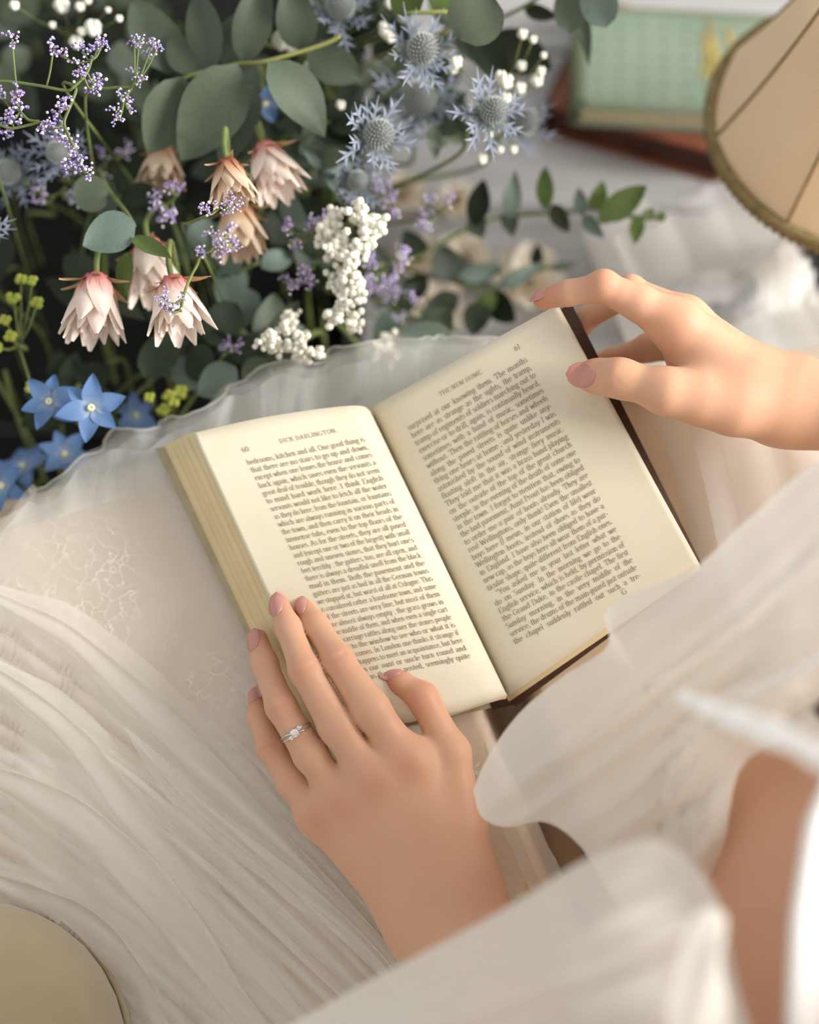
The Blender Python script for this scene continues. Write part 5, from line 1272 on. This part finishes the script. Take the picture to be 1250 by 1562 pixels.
white_spray('white blossoms seen through the sheer tulle by the right page', 1.17, [(590, 520), (600, 515), (575, 535), (602, 538), (585, 550)], 3, 20)

# ---- baby's breath: small round buds on hair-fine stalks
bud = MB(); rnd = random.Random(9)
for i in range(16):
    v = unit(A(rnd.gauss(0, 1), rnd.gauss(0, 1), rnd.gauss(0, 1))); ball(bud, v*.55, .5, 6, 4)
BUD = mesh('bud', bud.V, bud.F, M['white_fl'])
def breath(label, d, pts, seed):
    rnd = random.Random(seed); c0 = np.mean(np.array([p[:2] for p in pts]), 0); p0 = W(c0[0]-10, c0[1]+20, d+(.012 if 'brown book' in label else .06)); ft = root_at(p0, rnd); root = thing('babys_breath', ft, label, 'flower', "baby's breath sprays")
    stem_to(root, [p0, p0+A(-.01, .01, -.03)], .0008, rnd, foot=ft)
    for (x, y, r) in pts:
        p = W(x, y, d+rnd.uniform(-.015, .015)); mb = MB(); tube(mb, spline([p0, (p+p0)/2+A(0, 0, -.006), p], 6), .0004, 4); mb.build('twig', M['stem'], root)
        put('bud', BUD, root, Matrix.Translation(Vector(p)) @ Matrix.Scale(r/FPX*d, 4))
breath('white bud spray above the sharp lilac spray', 1.12, [(94, 8, 13), (142, 42, 14), (116, 64, 11), (80, 38, 6), (122, 10, 8), (124, 48, 7), (182, 28, 6), (22, 8, 8), (134, 0, 7), (165, 15, 5)], 1)
breath('white bud spray around the thistle before the brown book', 1.12, [(772, 124, 13), (764, 116, 10), (796, 100, 9), (820, 122, 11), (794, 134, 10), (772, 150, 10), (798, 52, 9), (814, 60, 7), (830, 84, 6), (696, 94, 11), (692, 105, 9), (746, 206, 7), (764, 228, 6), (736, 242, 9), (784, 228, 7), (826, 108, 8)], 2)
breath('white bud spray behind the upright eucalyptus leaves', 1.13, [(430, 62, 16), (444, 68, 14), (362, 42, 9), (368, 50, 7), (375, 10, 6), (372, 22, 5), (590, 48, 12), (596, 56, 10), (585, 40, 8), (505, 80, 6), (595, 5, 9), (520, 160, 8), (470, 100, 7)], 3)

# ---- lime buds
def lime(label, d, pts, seed):
    rnd = random.Random(seed); c0 = np.mean(np.array(pts), 0); p0 = W(c0[0], c0[1]+40, d+.03); ft = root_at(p0, rnd); root = thing('lime_bud_sprig', ft, label, 'foliage', 'lime bud sprigs'); stem_to(root, [p0, p0+A(0, .01, -.02)], .0012, rnd, foot=ft)
    for (x, y) in pts:
        p = W(x, y, d+rnd.uniform(-.01, .01)); mb = MB(); tube(mb, spline([p0, (p+p0)/2+A(0, 0, -.004), p], 5), .0007, 4); mb.build('twig', M['stem'], root)
        mb = MB(); s = rnd.uniform(7, 10)/FPX*d
        for k in range(4):
            a = 1.57*k+rnd.random(); ball(mb, p+s*.7*(RT*math.cos(a)+UPV*math.sin(a)*.7), s*.75, 6, 5)
        mb.build('bud', M['lime'], root)
lime('lime green buds beside the steel blue bracts', 1.09, [(32, 426), (50, 428), (20, 454), (57, 462), (8, 488), (15, 512), (-4, 530), (48, 590)], 1)
lime('few lime buds behind the tulle edge near the book corner', 1.12, [(228, 606), (258, 604), (276, 598), (265, 614), (250, 625)], 2)

# ---- cream blossoms lying on the boards
cp = blade('petal', lambda t: .42*math.sin(math.pi*min(1, t**.8*.9+.05))**.6, 8, 7, .0, .1, True, M['cream_petal'], cup=.35)
def cream(px, py, size, label, seed):
    rnd = random.Random(seed); p = WZ(px, py, .012); s = size/FPX*pix(p)[2]; root = thing('cream_blossom', (p[0], p[1], 0), label, 'flower', 'cream blossoms on the floor boards')
    for ring, (n, el, ln) in enumerate(((5, 1.25, .55), (7, .85, .8), (8, .35, 1.0))):
        for k in range(n):
            a = 2*math.pi*(k+.5*ring)/n+rnd.uniform(-.2, .2); rad = A(math.cos(a), math.sin(a), 0); e = el+rnd.uniform(-.15, .15); y = unit(rad*math.cos(e)+A(0, 0, math.sin(e))); z = unit(A(0, 0, 1)-rad*.2-y*((A(0, 0, 1)-rad*.2)@y)); x = np.cross(y, z); L = s*ln*rnd.uniform(.85, 1.1); b = A(p[0], p[1], .0045)+rad*s*.05
            put('petal', cp, root, Matrix(((x[0]*L, y[0]*L, z[0]*L, b[0]), (x[1]*L, y[1]*L, z[1]*L, b[1]), (x[2]*L, y[2]*L, z[2]*L, b[2]), (0, 0, 0, 1))))
    mb = MB(); lathe(mb, [(0, 0), (s*.14, .001), (s*.16, .006), (s*.08, .012), (0, .013)], (p[0], p[1], 0), 10); mb.build('calyx', M['fresh_leaf'], root)
cream(806, 424, 60, 'largest cream blossom, beside the fingertip', 1)
cream(708, 391, 44, 'cream blossom under the dark twig', 2)
cream(612, 290, 40, 'small cream blossom below the thistles', 3)
cream(694, 302, 36, 'small cream blossom next to a board seam', 4)
cream(668, 462, 46, 'cream blossom between teal leaves and book', 5)
cream(632, 384, 40, 'cream blossom half under lilac florets', 6)

# ------------------------------------------------------------------ let stems and leaves find free room among the flowers
def settle():
    from mathutils.bvhtree import BVHTree
    bpy.context.view_layer.update(); rnd = random.Random(77)
    def base(o): return o.name.split('.')[0]
    def top(o):
        while o.parent: o = o.parent
        return o
    LO, HI, TR, RO = [], [], [], []
    def geo(o, mw=None):
        mw = np.array(o.matrix_basis if mw is None else mw); V = np.empty(len(o.data.vertices)*3); o.data.vertices.foreach_get('co', V); V = V.reshape(-1, 3)
        return V@mw[:3, :3].T+mw[:3, 3]
    def tree(V, o): return BVHTree.FromPolygons(V.tolist(), [tuple(p.vertices) for p in o.data.polygons])
    def hits(V, t, r, stop=99):
        if not LO: return 0
        m = np.nonzero((np.array(LO) < V.max(0)).all(1) & (np.array(HI) > V.min(0)).all(1))[0]; n = 0
        for i in m:
            if RO[i] != r and t.overlap(TR[i]):
                n += 1
                if n >= stop: break
        return n
    def accept(V, t, r): LO.append(V.min(0)); HI.append(V.max(0)); TR.append(t); RO.append(r)
    skip = ('person', 'floor', 'open_book', 'diamond_ring', 'cushion', 'table_lamp')
    objs = [o for o in bpy.data.objects if o.type == 'MESH']; big = []; fill = []
    for o in objs:
        r = top(o).name; b = base(o); rb_ = r.split('.')[0]
        if rb_ in skip and b not in ('skirt_lining', 'tulle_ruffle', 'tulle_layer', 'lace_overlay', 'hem_edge', 'foot', 'tulle_train', 'body') or b in ('soil', 'plank', 'subfloor'): continue
        if rb_ in ('eucalyptus_spray', 'ruscus_twig', 'leafy_spray'):
            if b == 'leaf': (fill if rb_ == 'leafy_spray' else big).append(o)
            continue
        if b in ('stem', 'twig') and rb_ not in ('table_lamp',): continue
        V = geo(o); accept(V, tree(V, o), r)
    def fit_leaf(o, tries, maxa):
        r = top(o).name; m0 = o.matrix_basis.copy(); p = m0.translation.copy(); bestn, best = 99, m0
        for k in range(tries):
            if k == 0: m = m0
            else:
                f = k/tries; q = Vector((rnd.uniform(-1, 1), rnd.uniform(-1, 1), rnd.uniform(-1, 1))).normalized()
                m = Matrix.Translation(p) @ Matrix.Rotation(rnd.uniform(-1, 1)*(.12+maxa*f), 4, q) @ Matrix.Scale(1-.45*f*rnd.random(), 4) @ Matrix.Translation(-p) @ m0
            V = geo(o, m); t = tree(V, o); n = hits(V, t, r, bestn)
            if n < bestn: bestn, best = n, m; bv, bt = V, t
            if n == 0: break
        o.matrix_basis = best; accept(bv, bt, r); return bestn
    left = sum(fit_leaf(o, 60, .9) > 0 for o in big)
    for o in [o for o in objs if base(o) == 'twig']:
        V = geo(o); accept(V, tree(V, o), top(o).name)
    ST = sorted(STEMS, key=lambda s_: top(s_[0]).name.startswith('leafy_spray'))
    for o, tp, foot, r in ST:
        rt = top(o); bestn = 99
        for k in range(80):
            f = k/80; j = lambda s_: A(rnd.uniform(-s_, s_), rnd.uniform(-s_, s_), rnd.uniform(-s_*.3, s_*.3))
            ft = foot if k == 0 else foot+A(1, 1, 0)*j(.01+.09*f)
            ft = A(min(max(ft[0], BOXX[0]), BOXX[1]), min(max(ft[1], BOXY[0]), BOXY[1]), foot[2])
            mid = tp[-1]*.4+ft*.6+A(0, 0, .04)+(0 if k == 0 else 1)*j(.004+.05*f); P = list(tp)
            if k > 6 and len(P) == 3: P[2] = P[2]+j(.03*f)
            P = P+[mid, ft+A(0, 0, .06), ft]; mb = MB(); tube(mb, spline(P, 6+4*len(P)), r, 6); V = np.array(mb.V)
            t = BVHTree.FromPolygons(V.tolist(), mb.F); n = hits(V, t, rt.name, bestn)
            if n < bestn: bestn, bV, bt, bf, bF = n, V, t, ft, mb.F
            if n == 0: break
        left += bestn > 0
        o.data.vertices.foreach_set('co', bV.ravel()); o.data.update(); accept(bV, bt, rt.name)
        rt.location = Vector(bf)
        for ch in rt.children: ch.matrix_parent_inverse = rt.matrix_basis.inverted()
    left += sum(fit_leaf(o, 110, 2.8) > 0 for o in fill)
    print('unsettled parts:', left)
settle()
